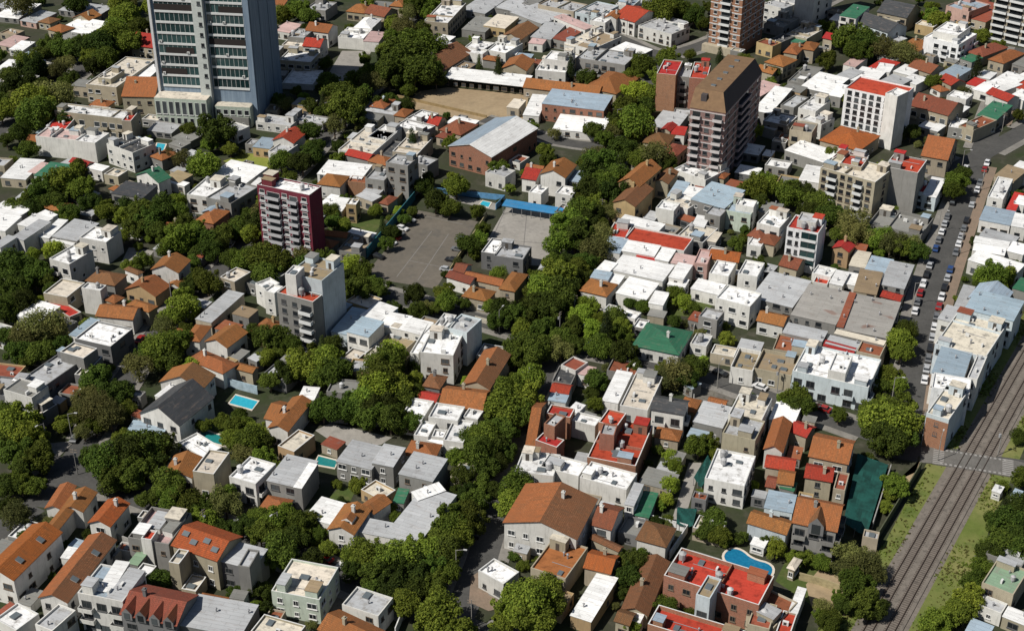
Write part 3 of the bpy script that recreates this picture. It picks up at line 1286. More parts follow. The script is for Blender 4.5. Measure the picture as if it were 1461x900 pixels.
1340 852 1450 902 1462 760 6 fX c
@1091 670
155 292 410 352 444 195 11 gT g bwS | apartment_building | grey balcony house with pointed dormer and orange roof
385 102 450 117 472 20 7 fX c
0 202 160 237 177 140 5 sK k
-90 292 130 372 153 290 6 gT k | house | low pale blue walled house with orange roof
75 97 160 112 192 70 5 sG g
70 72 165 92 172 10 6 gT c
0 92 60 104 80 40 5 gX c
125 547 165 562 207 500 4 hC c | garden_house | tiny pale garden house under the trees
135 782 180 792 234 660 5 sW w
-60 802 60 902 142 740 5 fX c
60 902 140 920 185 800 5 fR c
1215 627 1390 697 1472 560 7 fE c | house | cream house with pale green roof beside the railway
1110 892 1240 932 1292 870 4 sK g
1270 112 1320 132 1337 95 3 sW w
1370 137 1420 152 1450 118 3 sK w
@730 225
175 87 310 122 346 45 9 kT w | house | white house with broad orange roof above the blue canopy
+95 190 165 205 205 165 6 fW w
+250 195 340 215 370 170 7 fW w
60 112 140 132 182 70 6 gR w
330 122 395 137 417 80 7 sK g
640 132 725 180 792 62 11 kT y S | house | tall ochre house with steep orange roof
+612 242 705 292 745 180 9 kB y
800 132 880 152 927 80 7 kB c
920 62 1085 132 1202 60 6 fW w
1120 102 1190 122 1217 90 4.5 hT c
880 202 950 222 987 140 6 sK w
950 217 1040 242 1072 175 6 sW w
875 240 990 300 1020 240 6 fC w
1038 217 1200 287 1267 185 9 sK g | house | large blue grey roof behind the white market strips
1080 310 1165 330 1215 275 8 fL g
1205 292 1340 322 1372 250 8 fK e w
+1250 262 1350 277 1372 240 10 fW w x
815 277 910 302 932 255 8 fW w w | house | small white cube house behind the red market roof
970 432 1080 492 1102 400 5 fC g
1080 452 1145 472 1167 420 5 sC g
1010 372 1080 387 1102 330 5.5 sW w
1325 432 1400 462 1450 400 5 hX w
1320 482 1395 500 1420 450 5 fW w
1380 362 1500 397 1552 320 9 fW w
740 330 800 350 830 310 4 sL g
540 432 640 452 667 375 7 fR w x | market_hall | long red flat market roof
+640 452 970 527 1002 450 7 fR w xz
590 352 820 407 862 370 7 sW w x
510 507 610 532 642 455 7 sK w x
615 512 800 547 832 490 7 sW w x
690 562 800 582 812 545 6 sR w x
805 557 880 577 912 515 7 sW w x
885 582 1010 602 1042 550 6.5 sP w
575 612 855 692 887 605 7 sW w x | warehouse | longest white strip roof below the red market roof
480 617 545 642 582 590 7 sW w x
440 662 540 682 562 640 7 sK w x
605 742 760 797 802 705 6 sW w x
770 802 850 822 877 755 6 sW w
545 692 600 712 622 660 6 sW w
880 657 960 677 1007 600 7 sW w
870 702 970 722 992 680 5 sW w
1030 582 1100 602 1112 520 7 fP p
1100 562 1270 587 1287 530 6 gV c | house | small gabled house with vivid orange roof
1110 642 1215 667 1247 590 8 fW w
1010 722 1160 767 1187 710 5 sW w
1165 777 1340 842 1372 760 9 fW w
1280 642 1380 672 1397 590 9 fW w w
400 737 540 787 572 710 6 hT w
510 850 690 902 722 865 4 fW w
945 812 985 822 997 780 3 fL g
1050 882 1150 912 1182 860 7 fL g
@1091 225
205 112 330 142 347 60 6 sW w
325 52 622 142 706 60 14 fC c x | apartment_building | off white slab block with worn cream front
+420 30 540 52 580 0 15 fR c x
680 47 862 90 896 15 15 fR g x | apartment_building | red roofed block with blank grey front wall
850 187 890 197 922 135 7 fR k
890 197 965 217 1002 120 7 sW k
600 362 885 442 922 340 4.5 fM g P | garage | low grey garage roof at the foot of blank wall
125 387 300 422 346 350 13 fR h x | apartment_building | slim white flats with bright red terrace and penthouse
+190 345 290 368 302 322 15 fL w xz
380 502 475 532 502 490 7 kR y
-40 402 100 432 142 330 6 fW w
-30 470 60 495 90 440 5 hX c
475 592 565 612 592 530 5 sC g
565 612 690 642 717 570 6 sK g
655 692 790 727 827 600 6.5 sL g
500 732 630 757 657 640 7 sO c | shed | square rust brown roof beside the long warehouse
650 772 760 807 777 770 5 gR c
270 692 350 707 372 660 5 fR w
365 692 440 712 472 640 6 sW w
440 692 510 712 522 650 5 sW w
265 642 370 667 402 620 6 fW w
70 600 180 625 240 570 5 gX c
-60 762 165 832 247 690 7 sL g
165 857 410 927 477 757 8 sZ g | warehouse | long pale warehouse with rust patches on the roof
+415 925 440 935 500 755 8.6 sX g x
440 937 700 1002 747 810 8 sZ g | warehouse | grey warehouse roof with orange rust patches
1300 92 1400 132 1450 70 6 sO c
1250 217 1335 237 1382 120 7 fW w
1345 282 1400 292 1450 200 6 sR w
1390 250 1450 262 1480 220 6 sW w
1200 337 1375 372 1402 300 6 sK w
1375 372 1460 387 1482 320 6 sW w
1380 60 1460 90 1500 40 6 sW w
1180 432 1380 472 1440 440 6 sL g
1165 467 1360 502 1372 470 6 sW w
1160 512 1340 542 1352 505 6 sW w
1150 562 1410 652 1442 595 6 sW w | warehouse | white ribbed roof behind the leafy round tree
1360 512 1450 542 1472 490 6 sW w
1140 777 1330 832 1387 750 8 kK w | house | pointed grey green roof on pale flat roofs
1065 820 1130 840 1170 720 6 sL g
1120 832 1395 905 1448 800 11.5 sK k
1395 720 1470 750 1500 690 6 sG g
@1091 450
960 155 1238 240 1345 50 11.5 fC k | warehouse | large worn cream roof along the railway
960 10 1050 30 1110 -40 10 sL w
@0 450
390 97 440 117 552 25 7 sK w
440 122 620 182 717 77 8 fW d | house | bright white roof on dark flats by the street
145 352 243 412 442 242 8 fL d | apartment_building | weathered grey concrete building with stacked roof boxes
+330 202 465 237 547 182 11 fC g x
+425 325 470 340 562 230 7 fC d x
+-60 422 110 472 152 370 6.5 fL d x
+70 402 180 477 217 402 10 fM w x
+0 482 210 547 342 492 5 fC d x
1035 132 1120 152 1172 62 6 hT w
1160 142 1270 192 1367 97 6 kT w
1060 242 1245 335 1317 272 6 hT w
880 372 1130 412 1212 330 7 kB w 2 | house | brown and orange roofed house behind grey gable
1290 292 1410 322 1450 290 5 gT c
800 542 1005 632 1172 462 7 kD w S | house | white gabled house with steep dark grey slope
+845 442 920 452 1052 378 7 sW w x
690 650 900 665 955 600 4 sK g
975 707 1135 780 1257 735 4 fW w
1090 862 1197 892 1267 767 9 fC c | house | narrow cream tower house beside the low white roofs
920 892 1080 912 1122 792 5 kT w
1300 892 1430 950 1520 830 8 fW w bw | house | white flats with bulkhead beside grey sheet roof
'''
ROWS = build_all(HOUSES)


# ------------------------------------------------------------------ the setting
G_ASPH = ground_mat('asphalt', (0.066, 0.065, 0.062), (0.088, 0.086, 0.081), 0.12, (0.055, 0.055, 0.053), 0.6)
G_PAVE = ground_mat('pavement', (0.25, 0.235, 0.21), (0.18, 0.17, 0.155), 0.2, (0.12, 0.115, 0.10), 0.6)
G_BRICKPAVE = ground_mat('brick pavement', (0.24, 0.175, 0.13), (0.20, 0.155, 0.115), 0.25, (0.16, 0.13, 0.10), 0.5)
G_GRASS = ground_mat('lawn', (0.055, 0.085, 0.018), (0.085, 0.105, 0.028), 0.09, (0.13, 0.115, 0.05), 0.6)
G_VERGE = ground_mat('rough grass', (0.110, 0.145, 0.030), (0.20, 0.195, 0.070), 0.05, (0.070, 0.105, 0.022), 0.8)
G_DIRT = ground_mat('dirt', (0.36, 0.275, 0.17), (0.29, 0.215, 0.13), 0.07, (0.20, 0.155, 0.095), 0.5)
G_CONC = ground_mat('concrete', (0.33, 0.31, 0.28), (0.26, 0.245, 0.22), 0.08, (0.19, 0.18, 0.165), 0.6)
G_PATIO = ground_mat('patio', (0.17, 0.155, 0.13), (0.11, 0.10, 0.09), 0.25, (0.06, 0.065, 0.04), 0.8)
G_LOT = ground_mat('parking asphalt', (0.15, 0.132, 0.108), (0.12, 0.107, 0.088), 0.06, (0.095, 0.09, 0.082), 0.7)
G_BALLAST = ground_mat('ballast', (0.20, 0.175, 0.15), (0.15, 0.132, 0.112), 0.25, (0.075, 0.068, 0.06), 0.8)
G_BASE = ground_mat('yards', (0.046, 0.045, 0.030), (0.028, 0.042, 0.012), 0.06, (0.105, 0.095, 0.075), 0.45)
M_WHITE = plain('road paint', (0.6, 0.6, 0.57), 0.8)

mb = MB()
mb.poly([(-2500, -300, 0), (2500, -300, 0), (2500, 4000, 0), (-2500, 4000, 0)])
struct('ground', mb, G_BASE)


def clean(pts):
    return [Vector((p.x, p.y)) for p in pts]


def offset_line(pts, d):
    out = []
    for i, p in enumerate(pts):
        a = pts[max(0, i - 1)]
        b = pts[min(len(pts) - 1, i + 1)]
        t = (b - a).normalized()
        out.append(p + Vector((-t.y, t.x)) * d)
    return out


def ribbon(mb, pts, d0, d1, z0, z1=None):
    a, b = offset_line(pts, d0), offset_line(pts, d1)
    z = z0 if z1 is None else z1
    for i in range(len(pts) - 1):
        mb.poly([(*a[i], z), (*a[i + 1], z), (*b[i + 1], z), (*b[i], z)][::-1 if d0 < d1 else 1][::-1] if False else [(*b[i], z), (*b[i + 1], z), (*a[i + 1], z), (*a[i], z)])
        if z1 is not None:
            for q in (a, b):
                mb.poly([(*q[i], z0), (*q[i + 1], z0), (*q[i + 1], z1), (*q[i], z1)])


def resample(pts, step=6.0):
    out = [pts[0]]
    for i in range(len(pts) - 1):
        n = max(1, int((pts[i + 1] - pts[i]).length / step))
        for k in range(1, n + 1):
            out.append(pts[i].lerp(pts[i + 1], k / n))
    for _ in range(3):
        out = [out[0]] + [(out[i - 1] + out[i] * 2 + out[i + 1]) / 4 for i in range(1, len(out) - 1)] + [out[-1]]
    return out


STREETS = [
    ('street', [(1286, 655), (1298, 560), (1322, 440), (1345, 371), (1377, 280), (1398, 225), (1425, 150), (1462, 70)], 7.6, 3.0),
    ('street', [(1530, 676), (1461, 668), (1380, 655), (1300, 640), (1200, 603), (1100, 570), (1000, 532), (900, 510), (820, 497), (760, 480), (690, 458), (640, 443), (560, 425), (480, 402), (400, 384), (338, 370)], 6.6, 2.2),
    ('street', [(50, 722), (110, 652), (165, 562), (205, 500), (240, 452), (300, 402), (335, 368), (355, 332), (374, 295), (405, 258), (440, 225), (470, 185), (505, 148), (545, 112), (575, 70), (600, 25), (612, -10)], 6.6, 2.2),
    ('street', [(-60, 600), (30, 640), (100, 675), (190, 706), (270, 738), (350, 768), (420, 795), (500, 832), (590, 865), (650, 888), (760, 935), (850, 970)], 6.6, 2.2),
    ('street', [(-60, 800), (0, 755), (50, 722)], 6.6, 2.2),
    ('street', [(610, 960), (650, 888), (690, 800), (705, 735), (728, 650), (748, 598), (770, 540), (786, 495), (800, 450), (815, 400), (830, 350), (848, 290), (866, 240), (887, 205), (915, 140), (940, 86)], 7.0, 2.6),
    ('street', [(690, 170), (735, 182), (770, 197), (820, 208), (884, 212)], 6.5, 1.6),
    ('street', [(700, -10), (760, 8), (850, 42), (900, 62), (940, 84), (1000, 68), (1060, 40), (1130, 25), (1200, -10)], 8.0, 2.6),
    ('street', [(1330, 262), (1398, 222), (1470, 182), (1530, 150)], 7.6, 2.6),
    ('street', [(-40, 205), (20, 178), (70, 140), (110, 108), (150, 60), (170, 20), (180, -10)], 7.0, 2.4),
]
STREET_PTS = []
for i, (nm, px, wd, sw) in enumerate(STREETS):
    pts = resample([gp(*q).to_2d() for q in px])
    STREET_PTS.append((pts, wd, sw))
for i, (pts, wd, sw) in enumerate(STREET_PTS):
    z = 0.02 + 0.004 * i
    mb = MB()
    ribbon(mb, pts, -wd / 2, wd / 2, z)
    struct('street', mb, G_ASPH)
    # pavements, broken where another street runs through
    for s in (-1, 1):
        mb = MB()
        off = offset_line(pts, s * (wd / 2 + sw / 2))
        run = []

        def flush(run):
            if len(run) > 1:
                sub = [pts[k] for k in run]
                ribbon(mb, sub, s * wd / 2, s * (wd / 2 + sw), 0.0, 0.13)
        for k, p in enumerate(off):
            hit = any(min((p - q).length for q in op) < ow / 2 + sw * 0.9 for j, (op, ow, _) in enumerate(STREET_PTS) if j != i)
            if i == 1 and pix((p.x, p.y, 0))[0] > 1352:
                hit = True
            if hit:
                flush(run)
                run = []
            else:
                run.append(k)
        flush(run)
        if mb.f:
            struct('pavement', mb, G_BRICKPAVE if (i == 0 and s == -1) else G_PAVE)


OPEN = []


def patch(name, mat, px, z):
    mb = MB()
    pts = [gp(*q) for q in px]
    OPEN.append([p.to_2d() for p in pts])
    ar = sum(pts[i].x * pts[(i + 1) % len(pts)].y - pts[(i + 1) % len(pts)].x * pts[i].y for i in range(len(pts)))
    if ar < 0:
        pts = pts[::-1]
    mb.poly([(p.x, p.y, z) for p in pts])
    return struct(name, mb, mat)


def tp(ox, oy, s):
    n = [float(q) for q in s.split()]
    return [(ox + n[i] * 370 / 1448, oy + n[i + 1] * 230 / 900) for i in range(0, len(n), 2)]


patch('railway_verge', G_VERGE, [(1130, 960), (1195, 850), (1262, 775), (1318, 668), (1380, 560), (1461, 440), (1560, 300), (1620, 400), (1530, 560), (1461, 640), (1410, 760), (1360, 900), (1330, 960)], 0.008)
patch('gravel_yard', G_CONC, [(462, 116), (488, 73), (530, 73), (508, 117)], 0.012)
patch('dirt_field', G_DIRT, [(572, 152), (600, 130), (640, 125), (754, 136), (750, 170), (690, 178), (640, 167)], 0.012)
patch('parking_lot', G_LOT, [(520, 393), (596, 300), (682, 316), (622, 412), (560, 402)], 0.012)
patch('concrete_court', G_CONC, [(690, 352), (722, 296), (792, 306), (786, 345), (782, 380), (745, 378)], 0.012)
patch('poolside_paving', G_CONC, [(598, 276), (612, 270), (716, 292), (706, 300)], 0.012)
patch('lawn', ground_mat('bright lawn', (0.17, 0.20, 0.03), (0.22, 0.24, 0.05), 0.1), [(318, 230), (350, 219), (404, 222), (388, 242), (340, 238)], 0.012)
patch('lawn', G_GRASS, tp(365, 670, '400 170 470 90 560 110 520 190'), 0.012)
patch('lawn', G_GRASS, tp(0, 450, '1100 640 1160 560 1300 560 1400 640 1330 720'), 0.012)
patch('lawn', G_GRASS, tp(730, 225, '900 880 860 820 1060 720 1150 800 1050 890'), 0.012)
patch('lawn', G_GRASS, tp(365, 225, '380 420 480 300 740 330 660 420'), 0.012)
patch('lawn', G_GRASS, tp(1091, 670, '60 620 120 500 380 540 420 700 300 780'), 0.012)
patch('lawn', G_GRASS, [(700, 470), (760, 462), (800, 470), (790, 485), (740, 482)], 0.012)
patch('garden_soil', G_DIRT, tp(1091, 670, '230 640 300 560 440 600 420 760 260 760'), 0.016)
patch('garden_soil', G_DIRT, tp(1091, 670, '740 60 850 10 870 -60 800 130'), 0.016)
patch('yard', G_CONC, tp(365, 450, '330 640 420 600 760 680 700 720 480 740'), 0.012)
patch('yard', G_PATIO, tp(730, 450, '1000 490 1060 400 1250 450 1230 500'), 0.012)
patch('driveway', G_CONC, tp(730, 670, '880 330 990 -40 1060 -40 950 330'), 0.012)
patch('patio', G_PATIO, tp(365, 670, '380 780 440 690 620 700 520 800'), 0.012)
patch('patio', G_CONC, tp(0, 225, '680 580 720 500 860 520 800 600'), 0.012)
patch('forecourt', G_BRICKPAVE, tp(365, 670, '1190 740 1200 600 1260 560 1300 700 1420 760 1300 790'), 0.15)
patch('forecourt', G_PAVE, tp(0, 450, '150 800 230 720 420 700 340 780 250 830'), 0.14)
patch('school_yard', G_CONC, [(772, 190), (800, 182), (840, 200), (800, 203)], 0.012)

patch('painted_shade_strip', ground_mat('painted ground shade', (0.045, 0.042, 0.036), (0.06, 0.062, 0.03), 0.2), [(1330, 628), (1362, 600), (1478, 420), (1461, 410), (1400, 500), (1345, 600)], 0.01)  # dark ground colour stands in for the shade beside the railway row

# court lines
mb = MB()


def line(mb, a, b, z, w=0.12):
    p, q = gp(*a).to_2d(), gp(*b).to_2d()
    t = (q - p).normalized()
    n = Vector((-t.y, t.x)) * w
    mb.poly([(*(p - n), z), (*(q - n), z), (*(q + n), z), (*(p + n), z)])


for a, b in (((616, 330), (566, 395)), ((640, 334), (596, 400)), ((585, 372), (640, 383)), ((605, 308), (660, 320))):
    line(mb, a, b, 0.03)
struct('parking_markings', mb, plain('worn paint', (0.205, 0.195, 0.18), 0.9))
mb = MB()
for a, b in (((752, 300), (745, 375)), ((722, 297), (698, 350)), ((700, 340), (745, 345)), ((745, 345), (786, 348))):
    line(mb, a, b, 0.03)
struct('court_markings', mb, plain('court seam', (0.17, 0.16, 0.15), 0.9))

# ---- railway
RB = [gp(1254.5, 900).to_2d(), gp(1382, 672).to_2d()]
rd = (RB[1] - RB[0]).normalized()
rn = Vector((-rd.y, rd.x))
r0, r1 = RB[0] - rd * 40, RB[0] + rd * 330
mb = MB()
L = resample([r0, r1], 12)
ribbon(mb, L, -5.2, 5.2, 0.014)
ribbon(mb, L, -4.2, 4.2, 0.014, 0.22)
struct('ballast', mb, G_BALLAST)
M_RAIL = plain('rail steel', (0.085, 0.062, 0.050), 0.5, 0.5)
M_SLEEP = plain('sleeper wood', (0.10, 0.082, 0.07), 0.9)
RAILLEN = (r1 - r0).length
railang = math.atan2(rd.y, rd.x)


def rail_mesh():
    mb = MB()
    mb.box(0, RAILLEN, -0.075, 0.075, 0.0, 0.18)
    return mb.mesh('rail', [M_RAIL])


def sleeper_mesh():
    mb = MB()
    mb.box(-0.13, 0.13, -1.35, 1.35, -0.02, 0.07)
    return mb.mesh('sleeper', [M_SLEEP])


for k, off in enumerate((2.0, -2.0)):
    p = r0 + rn * off
    t = bpy.data.objects.new('railway_track', None)
    COL.objects.link(t)
    t.location = (p.x, p.y, 0.22)
    t.rotation_euler = (0, 0, railang)
    tag(t, ('rusty railway track on the ballast, nearer the row of shops', 'rusty railway track on the ballast, farther from the row of shops')[k], 'railway track', 'railway tracks')
    for s in (-0.84, 0.84):
        link('rail', proto('rail', rail_mesh), t, (0, s, 0.07))
    for i in range(100):
        link('sleeper', proto('sleeper', sleeper_mesh), t, (34 + i * 0.72, 0, 0))
    mb = MB()
    x = 34 + 100 * 0.72
    while x < RAILLEN - 1:
        mb.box(x - 0.13, x + 0.13, -1.35, 1.35, -0.02, 0.07, skip='b')
        x += 0.9
    tag(mb.build('sleeper', M_SLEEP, t), kind='stuff')

# ---- level crossing deck and paint
mb = MB()
c0 = gp(1388, 660).to_2d()
cd = (gp(1461, 668).to_2d() - gp(1320, 645).to_2d()).normalized()
cn = Vector((-cd.y, cd.x))
for z, w, hw in ((0.325, 9.5, 3.6),):
    q = [c0 - cd * w - cn * hw, c0 + cd * w - cn * hw, c0 + cd * w + cn * hw, c0 - cd * w + cn * hw]
    mb.poly([(*p, z) for p in q])
    for i in range(4):
        a, b = q[i], q[(i + 1) % 4]
        o = (a + b) / 2 - c0
        e = Vector((cd.x if o.dot(cd) > 0 else -cd.x, cd.y if o.dot(cd) > 0 else -cd.y)) * 3 if abs(o.dot(cd)) > 2 else Vector((0, 0))
        mb.poly([(*a, z), (*(a + e), 0.03), (*(b + e), 0.03), (*b, z)])
struct('level_crossing', mb, ground_mat('crossing deck', (0.12,0.115,0.105), (0.16,0.152,0.14), 0.3, (0.10,0.095,0.09), 0.6))
mb = MB()
for sgn in (-1, 1):
    for i in range(9):
        p = c0 + cd * (sgn * 8.2) + cn * (-3.2 + i * 0.8)
        a, b = cd * 1.3, cn * 0.22
        mb.poly([(*(p - a - b), 0.345), (*(p + a - b), 0.345), (*(p + a + b), 0.345), (*(p - a + b), 0.345)])
for sgn in (-1, 1):
    for i in range(14):
        p = c0 + cd * (-7.5 + i * 1.15) + cn * sgn * 3.0
        a, b = cd * 0.3, cn * 0.35
        mb.poly([(*(p - a - b), 0.35), (*(p + a - b), 0.35), (*(p + a + b), 0.35), (*(p - a + b), 0.35)])
struct('crossing_markings', mb, plain('faded paint', (0.28, 0.27, 0.255), 0.9))


def mk(name, loc, rz=0.0):
    o = bpy.data.objects.new(name, None)
    COL.objects.link(o)
    o.location = loc
    o.rotation_euler = (0, 0, rz)
    return o


# ------------------------------------------------------------------ walls and fences
WALLS = '''
1 | @1091 670 | 700 10 600 330 | 2.2 | g | pale garden wall beside the green netting
1 | @1091 670 | 870 0 600 440 | 2.4 | d | dark mossy wall between gardens and railway verge
1 | @365 225 | 890 235 620 560 | 3.2 | f | blue green mesh fence on the shaded side of the parking lot
1 | @365 225 | 1290 330 1085 640 | 1.6 | y | low yellowish wall between parking lot and clubhouse
1 | @365 225 | 980 195 1390 240 1340 290 | 2.0 | u | blue painted wall round the small swimming pool
1 | @365 225 | 870 190 760 300 | 3.0 | o | mossy ochre garden wall behind mesh fence
1 | @0 450 | 1250 390 1440 440 | 2.6 | k | pale blue wall behind the turquoise pool
1 | @730 670 | 700 275 980 350 880 500 | 2.3 | w | white wall round the brown hipped house patio
1 | @730 450 | 1015 480 1010 590 | 2.4 | g | grey party wall beside the bare patio
1 | @730 670 | 0 400 160 430 330 400 | 2.6 | c | cream wall in front of the gabled hall
1 | @365 670 | 790 720 820 830 780 930 | 2.4 | w | white wall at the shaded street corner
1 | @1091 670 | 190 612 300 640 440 690 | 2.0 | y | ochre wall across the back garden
1 | @1091 670 | 1215 640 1100 880 | 2.2 | d | dark hedge side wall beside the cream house
1 | @0 0 | 800 705 1115 755 | 3.2 | g | grey wall at the foot of the glass tower
1 | @365 0 | 790 545 1290 660 | 1.1 | o | long ochre wall on the near side of the dirt field
1 | @730 450 | 1050 10 1015 100 | 2.4 | g | grey wall beside the green hipped roof
1 | @365 450 | 1225 30 1400 75 | 1.6 | c | low cream wall along the cross street
1 | @0 670 | 640 390 760 440 | 2.2 | g | grey wall in the yard behind the terraces
1 | @1091 225 | 110 610 260 650 | 2.4 | w | white wall beside the pale warehouse
'''
FW = dict(g=(0.33, 0.32, 0.30), d=(0.075, 0.085, 0.05), f=(0.03, 0.14, 0.17), y=(0.36, 0.31, 0.17), u=(0.10, 0.27, 0.42), o=(0.28, 0.20, 0.10), k=(0.35, 0.45, 0.5), w=(0.7, 0.7, 0.68), c=(0.5, 0.46, 0.38))
for ln in WALLS.strip().splitlines():
    _, o, p, h, m, lab = [q.strip() for q in ln.split('|')]
    ox, oy = (float(q) for q in o[1:].split())
    pts = [gp(*q).to_2d() for q in tp(ox, oy, p)]
    org = pts[0]
    mb = MB()
    rel = [q - org for q in pts]
    A_, B_ = offset_line(rel, -0.12), offset_line(rel, 0.12)
    h = float(h)
    for i in range(len(rel) - 1):
        mb.poly([(*A_[i], 0), (*A_[i + 1], 0), (*A_[i + 1], h), (*A_[i], h)])
        mb.poly([(*B_[i + 1], 0), (*B_[i], 0), (*B_[i], h), (*B_[i + 1], h)])
        mb.poly([(*A_[i], h), (*A_[i + 1], h), (*B_[i + 1], h), (*B_[i], h)])
    mb.poly([(*A_[0], 0), (*A_[0], h), (*B_[0], h), (*B_[0], 0)])
    mb.poly([(*A_[-1], 0), (*B_[-1], 0), (*B_[-1], h), (*A_[-1], h)])
    t = NT('garden wall ' + m) if ('gw' + m) not in MATS else None
    if t:
        n1 = t.noise(t.uv(), 0.8, 5, 0.7)
        t.base(t.vary(t.mix(t.ramp(n1, 0.4, 0.7), FW[m], dk(FW[m], 0.6)), 0.1))
        MATS['gw' + m] = t.m
    ob = mb.build('fence' if m == 'f' else 'garden_wall', MATS['gw' + m], None, (org.x, org.y, 0))
    tag(ob, lab, 'fence' if m == 'f' else 'wall')
    if m == 'f':
        for i in range(12):
            q = rel[0].lerp(rel[-1], (i + 0.5) / 12)
            pm = MB()
            pm.box(-0.06, 0.06, -0.2, -0.13, 0, 3.4)
            pm.build('post', plain('post grey', (0.2, 0.2, 0.2)), ob, (q.x, q.y, 0))

# ------------------------------------------------------------------ pools
t = NT('pool water')
n1 = t.noise(t.uv(), 1.5, 3)
t.base(t.mix(t.ramp(n1, 0.3, 0.7), (0.02, 0.30, 0.42), (0.04, 0.40, 0.50)))
t.p.inputs['Roughness'].default_value = 0.08
t.p.inputs['Specular IOR Level'].default_value = 0.5
t.bump(n1, 0.1, 0.05)
M_POOL = t.m
t = NT('deep pool water')
n1 = t.noise(t.uv(), 1.5, 3)
t.base(t.mix(t.ramp(n1, 0.3, 0.7), (0.015, 0.15, 0.15), (0.02, 0.2, 0.2)))
t.p.inputs['Roughness'].default_value = 0.08
M_POOL2 = t.m
t = NT('blue pool water')
n1 = t.noise(t.uv(), 1.5, 3)
t.base(t.mix(t.ramp(n1, 0.3, 0.7), (0.008, 0.11, 0.22), (0.014, 0.17, 0.30)))
t.p.inputs['Roughness'].default_value = 0.08
M_POOL3 = t.m


def pool(px, lab, wm, cop=0.55):
    pts = [gp(*q, 0.05).to_2d() for q in px]
    ar = sum(pts[i].x * pts[(i + 1) % len(pts)].y - pts[(i + 1) % len(pts)].x * pts[i].y for i in range(len(pts)))
    if ar < 0:
        pts = pts[::-1]
    c = sum(pts, Vector((0, 0))) / len(pts)
    OPEN.append([c + (q - c) * 1.4 for q in pts])
    rel = [q - c for q in pts]
    n = len(rel)
    out = []
    for i in range(n):
        a, b = rel[i - 1], rel[(i + 1) % n]
        tt = (b - a).normalized()
        out.append(rel[i] + Vector((tt.y, -tt.x)) * cop)
    root = mk('swimming_pool', (c.x, c.y, 0))
    mb = MB()
    mb.poly([(*q, 0.10) for q in rel])
    mb.build('water', wm, root)
    mb = MB()
    for i in range(n):
        j = (i + 1) % n
        mb.poly([(*out[i], 0.16), (*out[j], 0.16), (*rel[j], 0.16), (*rel[i], 0.16)])
        mb.poly([(*out[i], 0), (*out[j], 0), (*out[j], 0.16), (*out[i], 0.16)])
        mb.poly([(*rel[j], 0.0), (*rel[i], 0.0), (*rel[i], 0.16), (*rel[j], 0.16)])
    mb.build('coping', plain('pool coping', (0.62, 0.55, 0.46), 0.8), root)
    tag(root, lab, 'swimming pool')


def smooth(px, it=2):
    for _ in range(it):
        n = len(px)
        o = []
        for i in range(n):
            a, b = px[i], px[(i + 1) % n]
            o += [(a[0] * .75 + b[0] * .25, a[1] * .75 + b[1] * .25), (a[0] * .25 + b[0] * .75, a[1] * .25 + b[1] * .75)]
        px = o
    return px


pool(tp(0, 450, '1280 490 1315 445 1440 480 1408 525'), 'bright turquoise rectangular pool behind the pale blue wall', M_POOL)
pool(smooth(tp(0, 450, '1105 662 1150 640 1190 660 1275 680 1290 735 1170 705')), 'dark teal curved pool beside the low white roofs', M_POOL2)
pool(smooth(tp(730, 670, '1175 490 1215 440 1280 445 1340 500 1460 530 1450 600 1380 585 1240 545')), 'blue kidney shaped pool above the long red roof', M_POOL3)
pool(tp(365, 450, '330 830 350 785 455 812 440 850'), 'green teal pool between two grey sheet roofs', M_POOL2)
pool(tp(365, 225, '1250 262 1268 242 1312 252 1298 278'), 'small blue pool beside the sports court', M_POOL)
pool(tp(0, 0, '868 830 880 800 925 806 910 845'), 'tiny bright blue pool behind the stained white block', M_POOL)
pool(tp(365, 450, '5 260 20 225 75 225 60 265'), 'small green pool below the cream block of flats', M_POOL2)

# ------------------------------------------------------------------ nets and canopies
t = NT('green netting')
n1 = t.noise(t.uv(), 0.25, 4, 0.6)
t.base(t.mix(t.ramp(n1, 0.4, 0.6), (0.006, 0.036, 0.030), (0.011, 0.070, 0.058)))
M_NET = t.m


def net(px, z, lab, posts=True, nm='shade_net', cat='shade net', mat=None, droop=0.35):
    OPEN.append([gp(*q, 1).to_2d() for q in px])
    A, B, Cc = [gp(*q, z) for q in px[:3]]
    D = gp(*px[3], z)
    c = (A + B + Cc + D) / 4
    root = mk(nm, (c.x, c.y, 0))
    mb = MB()
    n = 10

    def P(i, j):
        s, q = i / n, j / n
        p = A.lerp(B, s).lerp(D.lerp(Cc, s), q) - c
        sag = -droop * 4 * (s * (1 - s)) * (1.2 - q) + 0.18 * math.sin(7 * s + 4 * q) * math.sin(5 * q + 2 * s)
        return (p.x, p.y, z + sag)
    for i in range(n):
        for j in range(n):
            mb.poly([P(i, j), P(i + 1, j), P(i + 1, j + 1), P(i, j + 1)])
    o = mb.build('net', mat or M_NET, root)
    sol = o.modifiers.new('thickness', 'SOLIDIFY')
    sol.thickness = 0.05
    if posts:
        for q in (A, B, Cc, D, (A + B) / 2, (Cc + D) / 2):
            pm = MB()
            pm.cyl(0, 0, 0, z + 0.1, 0.07, 0.07, 6)
            pm.build('post', plain('post grey', (0.2, 0.2, 0.2)), root, (q.x - c.x, q.y - c.y, 0))
    tag(root, lab, cat)


net(tp(1091, 450, '440 1150 570 1225 690 830 520 770'), 2.6, 'large dark green netting over the court by the railway')
net(tp(730, 670, '920 300 1012 312 1035 215 925 210'), 2.4, 'small dark green netting at the end of the driveway')
net(tp(730, 450, '1018 900 1060 960 1130 840 1095 780'), 2.6, 'narrow green netting strip beside the white cubic house')
